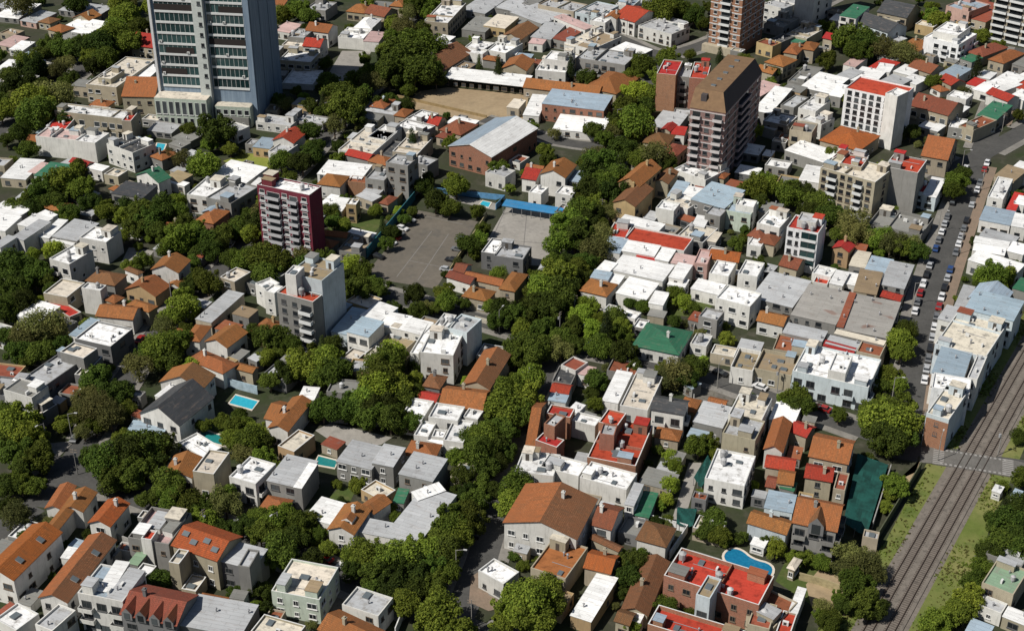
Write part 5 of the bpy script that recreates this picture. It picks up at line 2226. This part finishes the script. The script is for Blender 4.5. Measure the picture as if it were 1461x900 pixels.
CROWNS = {k: [crown_mesh(k, 100 * ord(k) + i) for i in range(n)] for k, n in (('d', 5), ('g', 5), ('l', 3), ('o', 4), ('c', 2))}
TRUNKS = {k: [trunk_mesh(k, i) for i in range(2)] for k in 'dgloc'}
TREEWORD = dict(d='dark green broadleaf tree', g='leafy green tree', l='bright light green tree', o='olive green feathery tree', c='dark cypress tree')
TREENAME = dict(d='plane_tree', g='broadleaf_tree', l='ash_tree', o='acacia_tree', c='cypress_tree')
TREES = '''
180,20,18g 200,40,15g 165,50,22g 140,65,20d 185,58,20g 120,70,18d 95,72,16d 75,65,16d 60,78,14d 45,95,18d 25,120,20d 10,145,16d 55,145,26g 80,135,24o 95,168,15d 50,165,22d
15,105,14d 35,88,14g 150,82,16g 128,82,14g 25,190,14d 40,215,14d 10,200,10d 307,185,24d 240,222,11o 259,224,12o 290,234,20g 170,2,15g 30,5,20o 110,6,16d 215,8,12g 205,62,12g 130,95,12d
575,80,30d 602,65,24g 555,105,24d 590,100,26d 612,95,18d 553,85,16g 600,46,14g 622,112,14d 575,40,18o 560,35,12g 480,132,20d 490,155,24d 510,140,18d 470,115,14d 506,167,16d 440,150,12d 425,12,18g 440,22,14d 402,22,14g
595,6,16g 615,12,14g 530,118,16o 525,100,10g 440,185,8g 443,208,9g 641,203,11g 460,160,10d 545,145,12d 520,85,9g
900,110,13l 905,130,16l 895,150,17g 905,176,24g 888,182,16g 885,160,10l 925,130,12d 940,12,22g 970,14,16g 990,22,14d 848,187,14d 712,241,13g 838,232,12g 935,217,22o 915,226,16g 815,95,10c 840,112,14d 760,180,9g 790,190,8o
1180,86,13g 1215,53,20d 1235,60,20d 1255,66,18o 1275,71,15o 1290,76,18o 1225,75,16g 1202,56,14g 1340,27,15g 1325,21,12g 1330,116,12g 1375,131,8o 1100,106,10d 1402,51,12g 1455,165,8g 1100,118,8g 1310,88,12o
60,270,20d 86,261,22g 100,250,18g 115,266,20g 130,290,14d 45,281,14d 75,286,16d 95,301,14d 110,241,12g 150,300,14g 200,300,20d 215,311,20d 236,300,20d 251,300,16g 195,321,16d 226,331,16d 251,341,22g 271,336,20g 290,341,18d 316,336,16d 331,331,12d 346,321,12d 240,351,14g 300,356,14d 356,306,10d 175,336,10g 182,296,12d 265,318,14d 282,322,12g
25,381,22d 14,411,20d 51,391,20d 66,401,14d 30,431,18d 4,441,20d 10,376,18d 203,373,14d 375,366,24g 396,373,22g 351,371,18g 380,386,20d 410,381,14d 281,396,14d 276,376,10d 270,411,12d 285,236,14d 330,259,8d 72,415,10d 5,352,12d
55,466,26o 76,471,20o 40,481,22o 24,501,18d 91,491,14d 61,501,18d 12,478,14d 38,512,12d
652,266,16g 602,266,12d 612,256,12d 622,286,16d 642,296,14d 680,301,10g 690,326,10g 685,341,10g 676,361,8g 590,300,8d 575,312,8d 560,331,10d 550,346,10d 501,380,16l 516,386,14g 490,396,14d 510,411,18d 527,406,14d 541,416,12d 590,421,15d 635,416,14g 636,430,13g 606,436,10o 471,301,12d 476,316,12d 490,321,10g 392,425,8g 660,265,10g 535,300,9g 545,285,8d 720,441,16d 736,446,16d 701,436,12g 620,440,9d 662,432,9d
850,231,20d 846,251,22d 861,261,22g 840,271,20d 880,251,16d 876,271,20d 831,301,24g 811,321,24g 801,346,20g 846,311,20d 856,336,18o 851,356,20o 821,336,24d 836,376,16d 826,386,16g 870,301,14o 846,291,16g 801,371,16d 791,391,24g 776,416,24g 781,441,22d 801,421,22d 766,441,18d 811,406,18d 766,396,14g 829,451,15l 840,437,14l 856,456,12l 845,471,13l 866,466,14c 880,476,14g 891,466,12g 876,451,14d 816,466,14d
966,421,13l 976,431,12l 990,441,10g 920,436,10g 900,431,10d 1050,346,10d 1076,266,18g 1091,261,18g 1101,266,16g 1061,271,12g 1000,476,9o 1012,466,8g 945,432,8d 1062,330,8d
1126,276,18g 1146,276,18d 1166,291,18d 1181,306,18d 1195,311,14d 1211,316,20o 1221,331,20o 1256,341,16g 1271,346,18o 1286,351,16g 1301,346,14o 1266,336,14o 1306,357,14d 1236,336,14d 1151,301,16d 1366,261,16g 1361,271,14g 1371,246,12d 1415,391,20g 1401,396,14g 1431,396,16g 1200,335,12d
235,496,26g 251,486,18g 236,511,20d 266,471,10g 165,561,20d 140,581,24o 126,586,20o 156,591,22o 111,591,14g 136,606,14g 25,601,26g 10,591,20g 41,621,22g 20,641,20d 46,601,14g 30,661,16d 205,641,28d 181,651,26d 226,636,24d 151,661,24d 196,671,24d 161,681,20d 131,651,14d 340,591,10g 336,606,16g 356,626,20g 330,626,14g 316,601,12g 351,606,12g 290,606,10g 222,655,18d 180,585,12g
386,481,20d 366,476,14d 430,521,20g 446,511,20g 466,511,22g 476,531,22d 456,536,18g 410,531,18d 386,541,14d 551,516,26g 561,506,18l 546,541,28g 536,561,26l 561,556,24g 521,571,24g 546,581,24d 576,571,18d 501,581,22d 481,581,20d 461,581,20d 591,561,14d 526,591,22d 556,596,20d 581,601,16d 475,492,12d 400,500,10d 380,510,12g 500,545,10d 590,520,9d 505,520,9c
731,556,26g 746,566,24g 721,581,26g 741,591,22d 756,541,20g 741,496,18d 756,496,22d 771,501,18d 691,621,22g 701,636,20d 671,631,16g 681,646,22d 716,616,20d 691,666,18d 661,681,16d 721,641,14d 801,481,16d 821,491,14d 771,471,18d 745,470,14g 735,515,12d 712,660,12d 655,650,10d
966,531,20o 951,536,18o 981,541,16d 945,526,12g 850,546,16d 850,576,11l 961,666,12l 956,691,12l 951,711,10l 957,650,10l 1011,631,14g 1024,652,11l 905,521,10d 940,640,8d 1000,700,7g 842,560,10d
1136,566,20g 1146,581,18d 1121,571,12g 1196,591,12g 1266,601,30g 1276,581,24g 1251,591,22g 1291,601,24g 1261,621,26d 1286,621,20d 1271,636,18d 1240,604,14g 1286,486,18g 1286,501,16g 1291,471,14g 1271,536,16g 1281,546,14g 1260,551,12d 1455,621,10d 1110,590,10d
266,716,22g 246,711,18g 286,726,18g 300,736,14d 15,691,16d 51,691,14d 371,736,16g 391,741,18g 406,731,14g 431,751,18g 446,746,14g 426,766,16d 371,761,18d 401,766,14d 346,751,16d 456,761,12g 355,821,12d 371,841,14d 376,871,14d 331,841,10d 35,765,12d 70,745,10o 320,705,8o 480,765,10o
641,746,24g 656,761,20g 631,771,20d 526,791,22g 551,796,24g 581,791,24g 611,786,22g 506,791,16g 531,816,20d 561,821,22d 591,816,22d 616,806,20d 501,811,14d 641,791,20d 511,691,12g 556,721,10d 545,700,8d
756,856,34g 731,871,26g 781,861,24g 761,886,28g 716,891,18g 901,801,18d 896,821,18d 911,796,14d 890,841,10d 1016,741,16d 1006,756,14d 1026,761,14g 1035,768,10g 900,891,12g 735,790,9d 745,805,8g
1216,791,20o 1231,806,22o 1206,811,18o 1221,831,22g 1246,816,16o 1131,791,10g 1151,796,12g 1171,801,12g 1231,861,20d 1251,871,14d 1180,891,14g 1186,881,12g 1441,746,24d 1426,771,20d 1451,771,22d 1416,791,16d 1401,811,16g 1391,831,16g 1381,851,18g 1371,871,18g 1351,881,16g 1336,891,22g 1456,721,16d 1421,741,14d 1431,691,8g 1271,701,10g 1276,691,12g 1266,722,9g 1205,865,12d 1195,850,10g 1090,770,10d 1060,765,10d
330,60,0g 8,722,14d 88,606,12g 30,690,16g 775,840,22g 120,615,12o 590,842,18d 620,830,18d 640,815,18g 560,845,16d 530,838,14d 470,782,12g 320,752,14d 250,738,14d 215,712,14d 690,690,14d 705,700,12d 655,655,14g 668,700,12d
'''


def add_tree(px, py, rp, kind, rnd):
    """crown centre and crown radius as they stand in the photograph"""
    z = 5.0
    for _ in range(4):
        p = gp(px, py, z)
        sc = FPX / pix(p)[2]
        R = rp / sc
        z = (R * (0.82 if kind != 'c' else 1.7) + min(2.2, 0.2 + R * 0.35))
    s = R / 4.5
    t = mk(TREENAME[kind] if R > 1.9 else 'shrub', (p.x, p.y, 0), rnd.uniform(0, 6.28))
    if R <= 1.9:
        z = R * 1.0
    sx, sy = s * rnd.uniform(0.92, 1.1), s * rnd.uniform(0.92, 1.1)
    c = link('crown', rnd.choice(CROWNS[kind]), t, (0, 0, z), rnd.uniform(0, 6.28), (sx, sy, s * rnd.uniform(0.95, 1.15)))
    k = link('trunk', rnd.choice(TRUNKS[kind]), t, (0, 0, z), rnd.uniform(0, 6.28), (s, s, z / 7.0))
    if R > 1.9:
        lk, cat, gr = TREEWORD[kind], 'tree', 'trees of the streets and gardens'
        lk = ('small ' if R < 2.8 else ('big ' if R > 5.6 else '')) + lk
    else:
        lk, cat, gr = dict(d='dark green shrub', g='leafy green shrub', l='bright light green shrub', o='olive green shrub', c='dark conical shrub')[kind], 'shrub', 'shrubs in the gardens'
    ENTS.append(dict(root=t, px=px, py=py, look=lk, desc=None, cat=cat, group=gr, size=R))


trnd = random.Random(5)
TL = []
for tok in TREES.split():
    x, y, q = tok.split(',')
    if float(q[:-1]) > 0:
        TL.append((float(x), float(y), float(q[:-1]), q[-1]))
for x, y, r_, k in TL:
    add_tree(x + trnd.uniform(-1, 1), y + trnd.uniform(-1, 1), r_ * 1.10, k, trnd)


# street trees in rows along the kerbs
have = [(gp(x, y + r_, 0).to_2d(), r_) for x, y, r_, k in TL]
for i in (1, 2, 3, 4, 5, 9):
    pts, wd, sw = STREET_PTS[i]
    for s in (-1, 1):
        o = offset_line(pts, s * (wd / 2 + 0.7))
        k = 0
        while k < len(o) - 1:
            q = o[k]
            k += trnd.choice((1, 1, 2))
            x, y, dep = pix((q.x, q.y, 4.5))
            if not (-20 < x < IMW + 20 and -10 < y < IMH + 40) or (i == 1 and x > 1150) or trnd.random() < 0.25 or (60 < x < 205 and 600 < y < 725) or (635 < x < 745 and 780 < y < 895):
                continue
            R = trnd.uniform(3.0, 4.8)
            if inside(q, 0.5, None, R * 0.45) or any((q - h[0]).length < R * 1.1 for h in have):
                continue
            rp = R * FPX / dep
            add_tree(x, y, rp, trnd.choice('ddgggo'), trnd)
            have.append((q, rp))


# ------------------------------------------------------------------ cars
def car_parts(col):
    body = MB()
    prof = [(-2.1, 0.35), (2.1, 0.35), (2.15, 0.62), (2.05, 0.82), (1.15, 0.95), (-1.95, 0.98), (-2.15, 0.85), (-2.18, 0.55)]
    w = 0.86
    n = len(prof)
    for i in range(n):
        j = (i + 1) % n
        body.poly([(prof[i][0], -w, prof[i][1]), (prof[i][0], w, prof[i][1]), (prof[j][0], w, prof[j][1]), (prof[j][0], -w, prof[j][1])])
    body.poly([(p[0], -w, p[1]) for p in prof])
    body.poly([(p[0], w, p[1]) for p in prof][::-1])
    cabin = MB()
    lo = [(-1.7, -0.8, 0.96), (1.05, -0.8, 0.94), (1.05, 0.8, 0.94), (-1.7, 0.8, 0.96)]
    hi = [(-1.25, -0.62, 1.40), (0.35, -0.62, 1.42), (0.35, 0.62, 1.42), (-1.25, 0.62, 1.40)]
    for i in range(4):
        j = (i + 1) % 4
        cabin.poly([lo[i], lo[j], hi[j], hi[i]])
    roof = MB()
    roof.box(-1.3, 0.4, -0.65, 0.65, 1.39, 1.45)
    wh = MB()
    m = 10
    a = [(0.33 * math.cos(6.2832 * i / m), -0.1, 0.33 + 0.33 * math.sin(6.2832 * i / m)) for i in range(m)]
    b = [(p[0], 0.1, p[2]) for p in a]
    for i in range(m):
        j = (i + 1) % m
        wh.poly([a[i], a[j], b[j], b[i]])
    wh.poly(a[::-1])
    wh.poly(b)
    mt = plain('car paint ' + col, CARC[col], 0.3, 0.1, spec=0.5)
    return body.mesh('body', [mt]), cabin.mesh('cabin_glass', [glass_mat()]), roof.mesh('roof', [mt]), wh.mesh('wheel', [plain('tyre', (0.02, 0.02, 0.02))])


CARC = dict(white=(0.72, 0.72, 0.72), silver=(0.42, 0.43, 0.44), grey=(0.16, 0.165, 0.17), black=(0.02, 0.02, 0.022), red=(0.30, 0.02, 0.02), blue=(0.03, 0.07, 0.2))
CARSEQ = ['white', 'silver', 'grey', 'black', 'silver', 'white', 'grey', 'red', 'white', 'black', 'silver', 'blue', 'grey']
CARCACHE = {}
crnd = random.Random(3)


def add_car(p, ang, col, zone, z=0.03):
    if col not in CARCACHE:
        CARCACHE[col] = car_parts(col)
    bm_, cm, rm, wm = CARCACHE[col]
    t = mk('parked_car', (p.x, p.y, z), ang)
    link('body', bm_, t)
    link('cabin_glass', cm, t)
    link('roof', rm, t)
    for sx in (-1.3, 1.3):
        for sy in (-0.78, 0.78):
            link('wheel', wm, t, (sx, sy, 0))
    x, y, _ = pix((p.x, p.y, 0.7))
    ENTS.append(dict(root=t, px=x, py=y, look=f'{col} parked car {zone}', desc=None, cat='car', group='parked cars', size=8, car=True))


def row_cars(px, col0, zone, step=5.9, prob=0.85, side_angle=0.0, z=0.06):
    pts = [gp(*q).to_2d() for q in px]
    d, i = 0.0, 0
    for a, b in zip(pts, pts[1:]):
        L = (b - a).length
        while d < L:
            p = a.lerp(b, d / L)
            if crnd.random() < prob:
                t = (b - a)
                add_car(p, math.atan2(t.y, t.x) + side_angle + (math.pi if crnd.random() < 0.3 else 0), CARSEQ[(col0 + i) % 13], zone, z)
                i += 1
            d += step + crnd.uniform(-0.3, 0.5)
        d -= L


pts, wd, sw = STREET_PTS[0]


def along(i, off, f0, f1):
    o = offset_line(STREET_PTS[i][0], off)
    n = len(o)
    return [(pix((*q, 0))[0], pix((*q, 0))[1]) for q in o[int(n * f0):int(n * f1)]]


row_cars(along(0, -3.1, 0.12, 0.62), 0, 'on the sunlit kerb of the shopping street')
row_cars(along(0, 3.1, 0.16, 0.60), 5, 'on the shaded kerb of the shopping street', prob=0.6)
row_cars(tp(365, 225, '880 330 660 590'), 3, 'along the shaded fence of the parking lot', 3.4, 0.6, 1.3, 0.02)
row_cars(tp(365, 225, '1170 440 1045 670'), 1, 'along the low wall of the parking lot', 3.3, 0.35, 1.4, 0.02)
row_cars(along(5, 3.0, 0.02, 0.34), 2, 'in the shade of the leafy central street', prob=0.35, z=0.06)
row_cars(along(3, 2.9, 0.45, 0.95), 4, 'under the trees of the lower street', prob=0.3, z=0.06)
row_cars(along(2, 2.9, 0.08, 0.40), 6, 'in the shade of the western street', prob=0.35)
row_cars(along(1, -2.8, 0.20, 0.62), 7, 'on the cross street below the rooftops', prob=0.35)
add_car(gp(1395, 800).to_2d(), 1.2, 'grey', 'beside the cream house with pale green roof', 0.01)


# ------------------------------------------------------------------ sheds, lean-tos and shrubs in the yards between the houses
def pip(p, poly):
    c = False
    n = len(poly)
    for i in range(n):
        a, b = poly[i], poly[i - 1]
        if (a.y > p.y) != (b.y > p.y) and p.x < (b.x - a.x) * (p.y - a.y) / (b.y - a.y) + a.x:
            c = not c
    return c


def street_dist(p):
    return min(min((p - q).length for q in pts) - wd / 2 - sw for pts, wd, sw in STREET_PTS)


def is_free(p, m=0.4, kerb=0.3):
    if inside(p, 0.1, None, m) or street_dist(p) < kerb:
        return False
    return not any(pip(p, o) for o in OPEN)


frnd = random.Random(21)
cand = [(x + frnd.uniform(-5, 5), y + frnd.uniform(-4, 4)) for y in range(6, 905, 10) for x in range(4, 1460, 12)]
frnd.shuffle(cand)
made = 0
STREETTREE = [gp(x, y, 0).to_2d() for x, y, r_, k in TL if r_ > 17]
for cx, cy in cand:
    if made >= 250:
        break
    p = gp(cx, cy, 0).to_2d()
    if not is_free(p, 0.6, 1.0):
        continue
    f = min(FOOT, key=lambda q: max(abs((p - q[0]).dot(q[1])) - q[3], abs((p - q[0]).dot(q[2])) - q[4], 0))
    dist = max(abs((p - f[0]).dot(f[1])) - f[3], abs((p - f[0]).dot(f[2])) - f[4])
    if dist > 9:
        continue
    for w, d in ((8.0, 6.5), (6.5, 8.0), (6.5, 5.0), (4.6, 6.4), (5.0, 3.8), (3.4, 5.0), (3.4, 2.8)):
        ok = True
        for i in range(5):
            for j in range(5):
                q = p + f[1] * (w * (i / 4 - 0.5)) + f[2] * (d * (j / 4 - 0.5))
                if not is_free(q, 0.15, 0.2):
                    ok = False
                    break
            if not ok:
                break
        if ok:
            break
    if not ok:
        continue
    th = math.atan2(f[1].y, f[1].x)
    h = round(frnd.uniform(2.6, 3.8) + (1.6 if w * d > 45 and frnd.random() < 0.4 else 0), 2)
    typ, rc = frnd.choice(['sL', 'sW', 'sM', 'fC', 'fL', 'sL', 'fW', 'sX', 'fX', 'hT', 'gT', 'fO', 'fM', 'sK', 'fL', 'sM'])
    if typ in 'hg' and min(w, d) < 3.5:
        typ, rc = 's', 'L'
    wc = frnd.choice('ggcwgydc')
    foot = (p, f[1], f[2], w / 2, d / 2, h)
    FOOT.append(foot)
    mw = Matrix.Translation((p.x, p.y, 0)) @ Matrix.Rotation(th, 4, 'Z')
    c4 = [mw @ Vector(q) for q in ((-w / 2, -d / 2, h), (w / 2, -d / 2, h), (w / 2, d / 2, h))]
    v = dict(ctr=p, th=th, a=w, b=d, h=h, mw=mw, foot=foot, typ=typ, rc=rc, wc=wc, flags='', corn=[pix(q)[:2] for q in c4])
    nm = 'annex_house' if w * d > 36 else 'shed'
    raise_volume(v, None, nm)
    ENTS.append(dict(root=v['root'], px=pix((p.x, p.y, h))[0], py=pix((p.x, p.y, h))[1], look=f"low {WALLWORD[wc]} {'annex' if nm != 'shed' else 'shed'} with {ROOFWORD[rc]} roof", desc=None,
                     cat='annex' if nm != 'shed' else 'shed', group=None, size=w * d))
    made += 1
ns = nt = 0
frnd.shuffle(cand)
for cx, cy in cand:
    p = gp(cx, cy, 0).to_2d()
    if not is_free(p, 0.9, 0.4):
        continue
    sc = FPX / pix((p.x, p.y, 0))[2]
    big = is_free(p + Vector((2.2, 0)), 0, 0) and is_free(p - Vector((2.2, 0)), 0, 0) and is_free(p + Vector((0, 2.2)), 0, 0) and is_free(p - Vector((0, 2.2)), 0, 0)
    if big and nt < 150:
        R = frnd.uniform(2.0, 3.4)
        add_tree(cx, cy - R * sc * 0.7, R * sc, frnd.choice('ddggggolc' if frnd.random() < 0.7 else 'dg'), frnd)
        FOOT.append((p, Vector((1, 0)), Vector((0, 1)), R * 0.8, R * 0.8, 3))
        nt += 1
    elif ns < 250:
        R = frnd.uniform(1.0, 1.8)
        add_tree(cx, cy - R * sc * 0.6, R * sc, frnd.choice('ddgggol'), frnd)
        FOOT.append((p, Vector((1, 0)), Vector((0, 1)), R * 0.8, R * 0.8, 3))
        ns += 1
print('FILL sheds', made, 'shrubs', ns, 'trees', nt)


# ------------------------------------------------------------------ poles along the kerbs
def pole(q, ang, lamp, zone):
    t = mk('street_lamp' if lamp else 'utility_pole', (q.x, q.y, 0.12), ang)
    mb = MB()
    mb.tube((0, 0, 0), (0, 0, 7.6), 0.13, 0.09, 7)
    mb.build('post', plain('pole grey', (0.26, 0.25, 0.23), 0.8), t)
    if lamp:
        mb = MB()
        mb.tube((0, 0, 7.5), (0, 1.9, 8.0), 0.06, 0.05, 6)
        mb.build('arm', plain('pole grey', (0.26, 0.25, 0.23), 0.8), t)
        mb = MB()
        mb.box(-0.17, 0.17, 1.7, 2.5, 7.92, 8.08)
        mb.build('lamp_head', plain('lamp head', (0.45, 0.45, 0.44), 0.5), t)
    else:
        for z in (7.2, 6.5):
            mb = MB()
            mb.box(-0.06, 0.06, -0.9, 0.9, z, z + 0.12)
            mb.build('crossarm', plain('crossarm', (0.2, 0.16, 0.12), 0.9), t)
        mb = MB()
        mb.cyl(0, 0.0, 5.2, 6.1, 0.3, 0.3, 10)
        mb.build('transformer', plain('transformer grey', (0.3, 0.31, 0.32), 0.6), t, (0.4, 0, 0))
    x, y, _ = pix((q.x, q.y, 4))
    ENTS.append(dict(root=t, px=x, py=y, look=('slim grey street lamp' if lamp else 'grey utility pole') + ' ' + zone, desc=None, cat='street lamp' if lamp else 'utility pole', group='street lamps' if lamp else 'utility poles', size=1, car=True))


ZONE = ['on the kerb of the shopping street', 'along the cross street', 'along the western street', 'along the lower street', '', 'along the leafy central street', '', 'along the curving top street', '', '']
for i, st in ((0, 8), (1, 9), (2, 10), (3, 10), (5, 9), (7, 9)):
    pts, wd, sw = STREET_PTS[i]
    for s in (1, -1):
        o = offset_line(pts, s * (wd / 2 + 0.5))
        for k in range(2 + (s > 0) * 2, len(o) - 1, st):
            x, y, _ = pix((o[k].x, o[k].y, 4))
            if 0 < x < IMW and 0 < y < IMH and not inside(o[k], 0.5, None, 0.3):
                d = o[k + 1] - o[k]
                pole(o[k], math.atan2(d.y, d.x) + (0 if s < 0 else math.pi), s > 0, ZONE[i])


# ------------------------------------------------------------------ weeds of the railway land
wr = random.Random(9)
for mat, n, nm in (('o', 2400, 'weeds'), ('g', 3000, 'weeds')):
    v_, f_ = [], []
    VERGE = OPEN[0]
    bx0, bx1 = min(q.x for q in VERGE), max(q.x for q in VERGE)
    by0, by1 = min(q.y for q in VERGE), max(q.y for q in VERGE)
    made = 0
    for _ in range(60000):
        if made >= n:
            break
        q = Vector((wr.uniform(bx0, bx1), wr.uniform(by0, by1)))
        d = abs((q - r0).dot(rn))
        if d < 4.4 + wr.random() ** 2 * 3 or d > 26 or not pip(q, VERGE) or inside(q, 0.1, None, 0.2):
            continue
        k = math.sin(q.x * 0.35) + math.sin(q.y * 0.27 + 1.3) + math.sin((q.x + q.y) * 0.13)
        if k + wr.gauss(0, 0.8) < (0.2 if mat == 'o' else 0.6):
            continue
        made += 1
        a = wr.uniform(0, 3.14)
        s = wr.uniform(0.12, 0.36)
        for t_ in (0, 1.3):
            c_, s_ = math.cos(a + t_) * s, math.sin(a + t_) * s
            i0 = len(v_)
            h_ = s * wr.uniform(0.5, 1.1)
            v_ += [(q.x - c_, q.y - s_, 0.0), (q.x + c_, q.y + s_, 0.0), (q.x + c_ * 1.2 + 0.1, q.y + s_ * 1.2, h_), (q.x - c_ * 1.1, q.y - s_ * 1.1 - 0.1, h_ * 0.8)]
            f_.append((i0, i0 + 1, i0 + 2, i0 + 3))
    me = bpy.data.meshes.new(nm)
    me.from_pydata(v_, [], f_)
    at = me.attributes.new('leaf', 'FLOAT', 'POINT')
    at.data.foreach_set('value', [wr.random() for _ in v_])
    me.materials.append(LEAF[mat])
    me.update()
    tag(link(nm, me), kind='stuff')


# ------------------------------------------------------------------ labels: its look, then the nearest thing that can be told by its looks
def size_words(n):
    return len(n.split())


LMS = [e for e in ENTS if e['desc']]
for e in LMS:
    e['lab'] = e['desc']


def rel(e, lm):
    dx, dy = e['px'] - lm['px'], (e['py'] - lm['py']) * 1.25
    if abs(dx) > 2.2 * abs(dy):
        return 'right of' if dx > 0 else 'left of'
    if abs(dy) > 2.2 * abs(dx):
        return 'below' if dy > 0 else 'above'
    return ('lower right of' if dx > 0 else 'lower left of') if dy > 0 else ('upper right of' if dx > 0 else 'upper left of')


def short(lm):
    s = lm['desc']
    for cut in (' behind ', ' beside ', ' in front ', ' left of ', ' right of ', ' against ', ' by ', ' cut by ', ' along the ', ' among ', ' at ', ' below ', ' between ', ' under ', ' bending ', ' above ', ' end of', ' round a', ' with '):
        if cut in s and len(s.split(cut)[0].split()) >= 3:
            s = s.split(cut)[0]
    return s


SH = {}
for e in LMS:
    SH.setdefault(short(e), []).append(e)
for e in LMS:
    s = short(e)
    e['short'] = s if len(SH[s]) == 1 else e['desc']
groups = {}
for e in ENTS:
    if e.get('lab'):
        continue
    if e.get('car'):
        e['base'] = e['look']
    else:
        room = 14 - size_words(e['look'])
        cands = sorted(LMS, key=lambda m: (m['px'] - e['px']) ** 2 + ((m['py'] - e['py']) * 1.3) ** 2)
        cands = [m for m in cands if size_words(rel(e, m)) + size_words(m['short']) + 1 <= room] or [min(LMS, key=lambda m: size_words(m['short']))]
        best = None
        for m in cands[:4]:
            b = f"{e['look']} {rel(e, m)} the {m['short']}"
            if b not in groups:
                best = b
                break
        e['base'] = best or f"{e['look']} {rel(e, cands[0])} the {cands[0]['short']}"
    groups.setdefault(e['base'], []).append(e)
ORD = ['nearest', 'second nearest', 'third nearest', 'fourth nearest', 'fifth nearest', 'sixth nearest', 'seventh nearest', 'eighth nearest', 'ninth nearest', 'tenth nearest', 'eleventh nearest', 'twelfth nearest', 'thirteenth nearest']
for b, es in groups.items():
    if len(es) == 1:
        es[0]['lab'] = b
        continue
    es.sort(key=lambda q: -q['py'])
    for i, q in enumerate(es):
        q['lab'] = ('farthest ' if i == len(es) - 1 else ORD[min(i, 12)] + ' ') + b
for e in ENTS:
    tag(e['root'], e['lab'], e['cat'], e['group'])
bpy.context.view_layer.update()
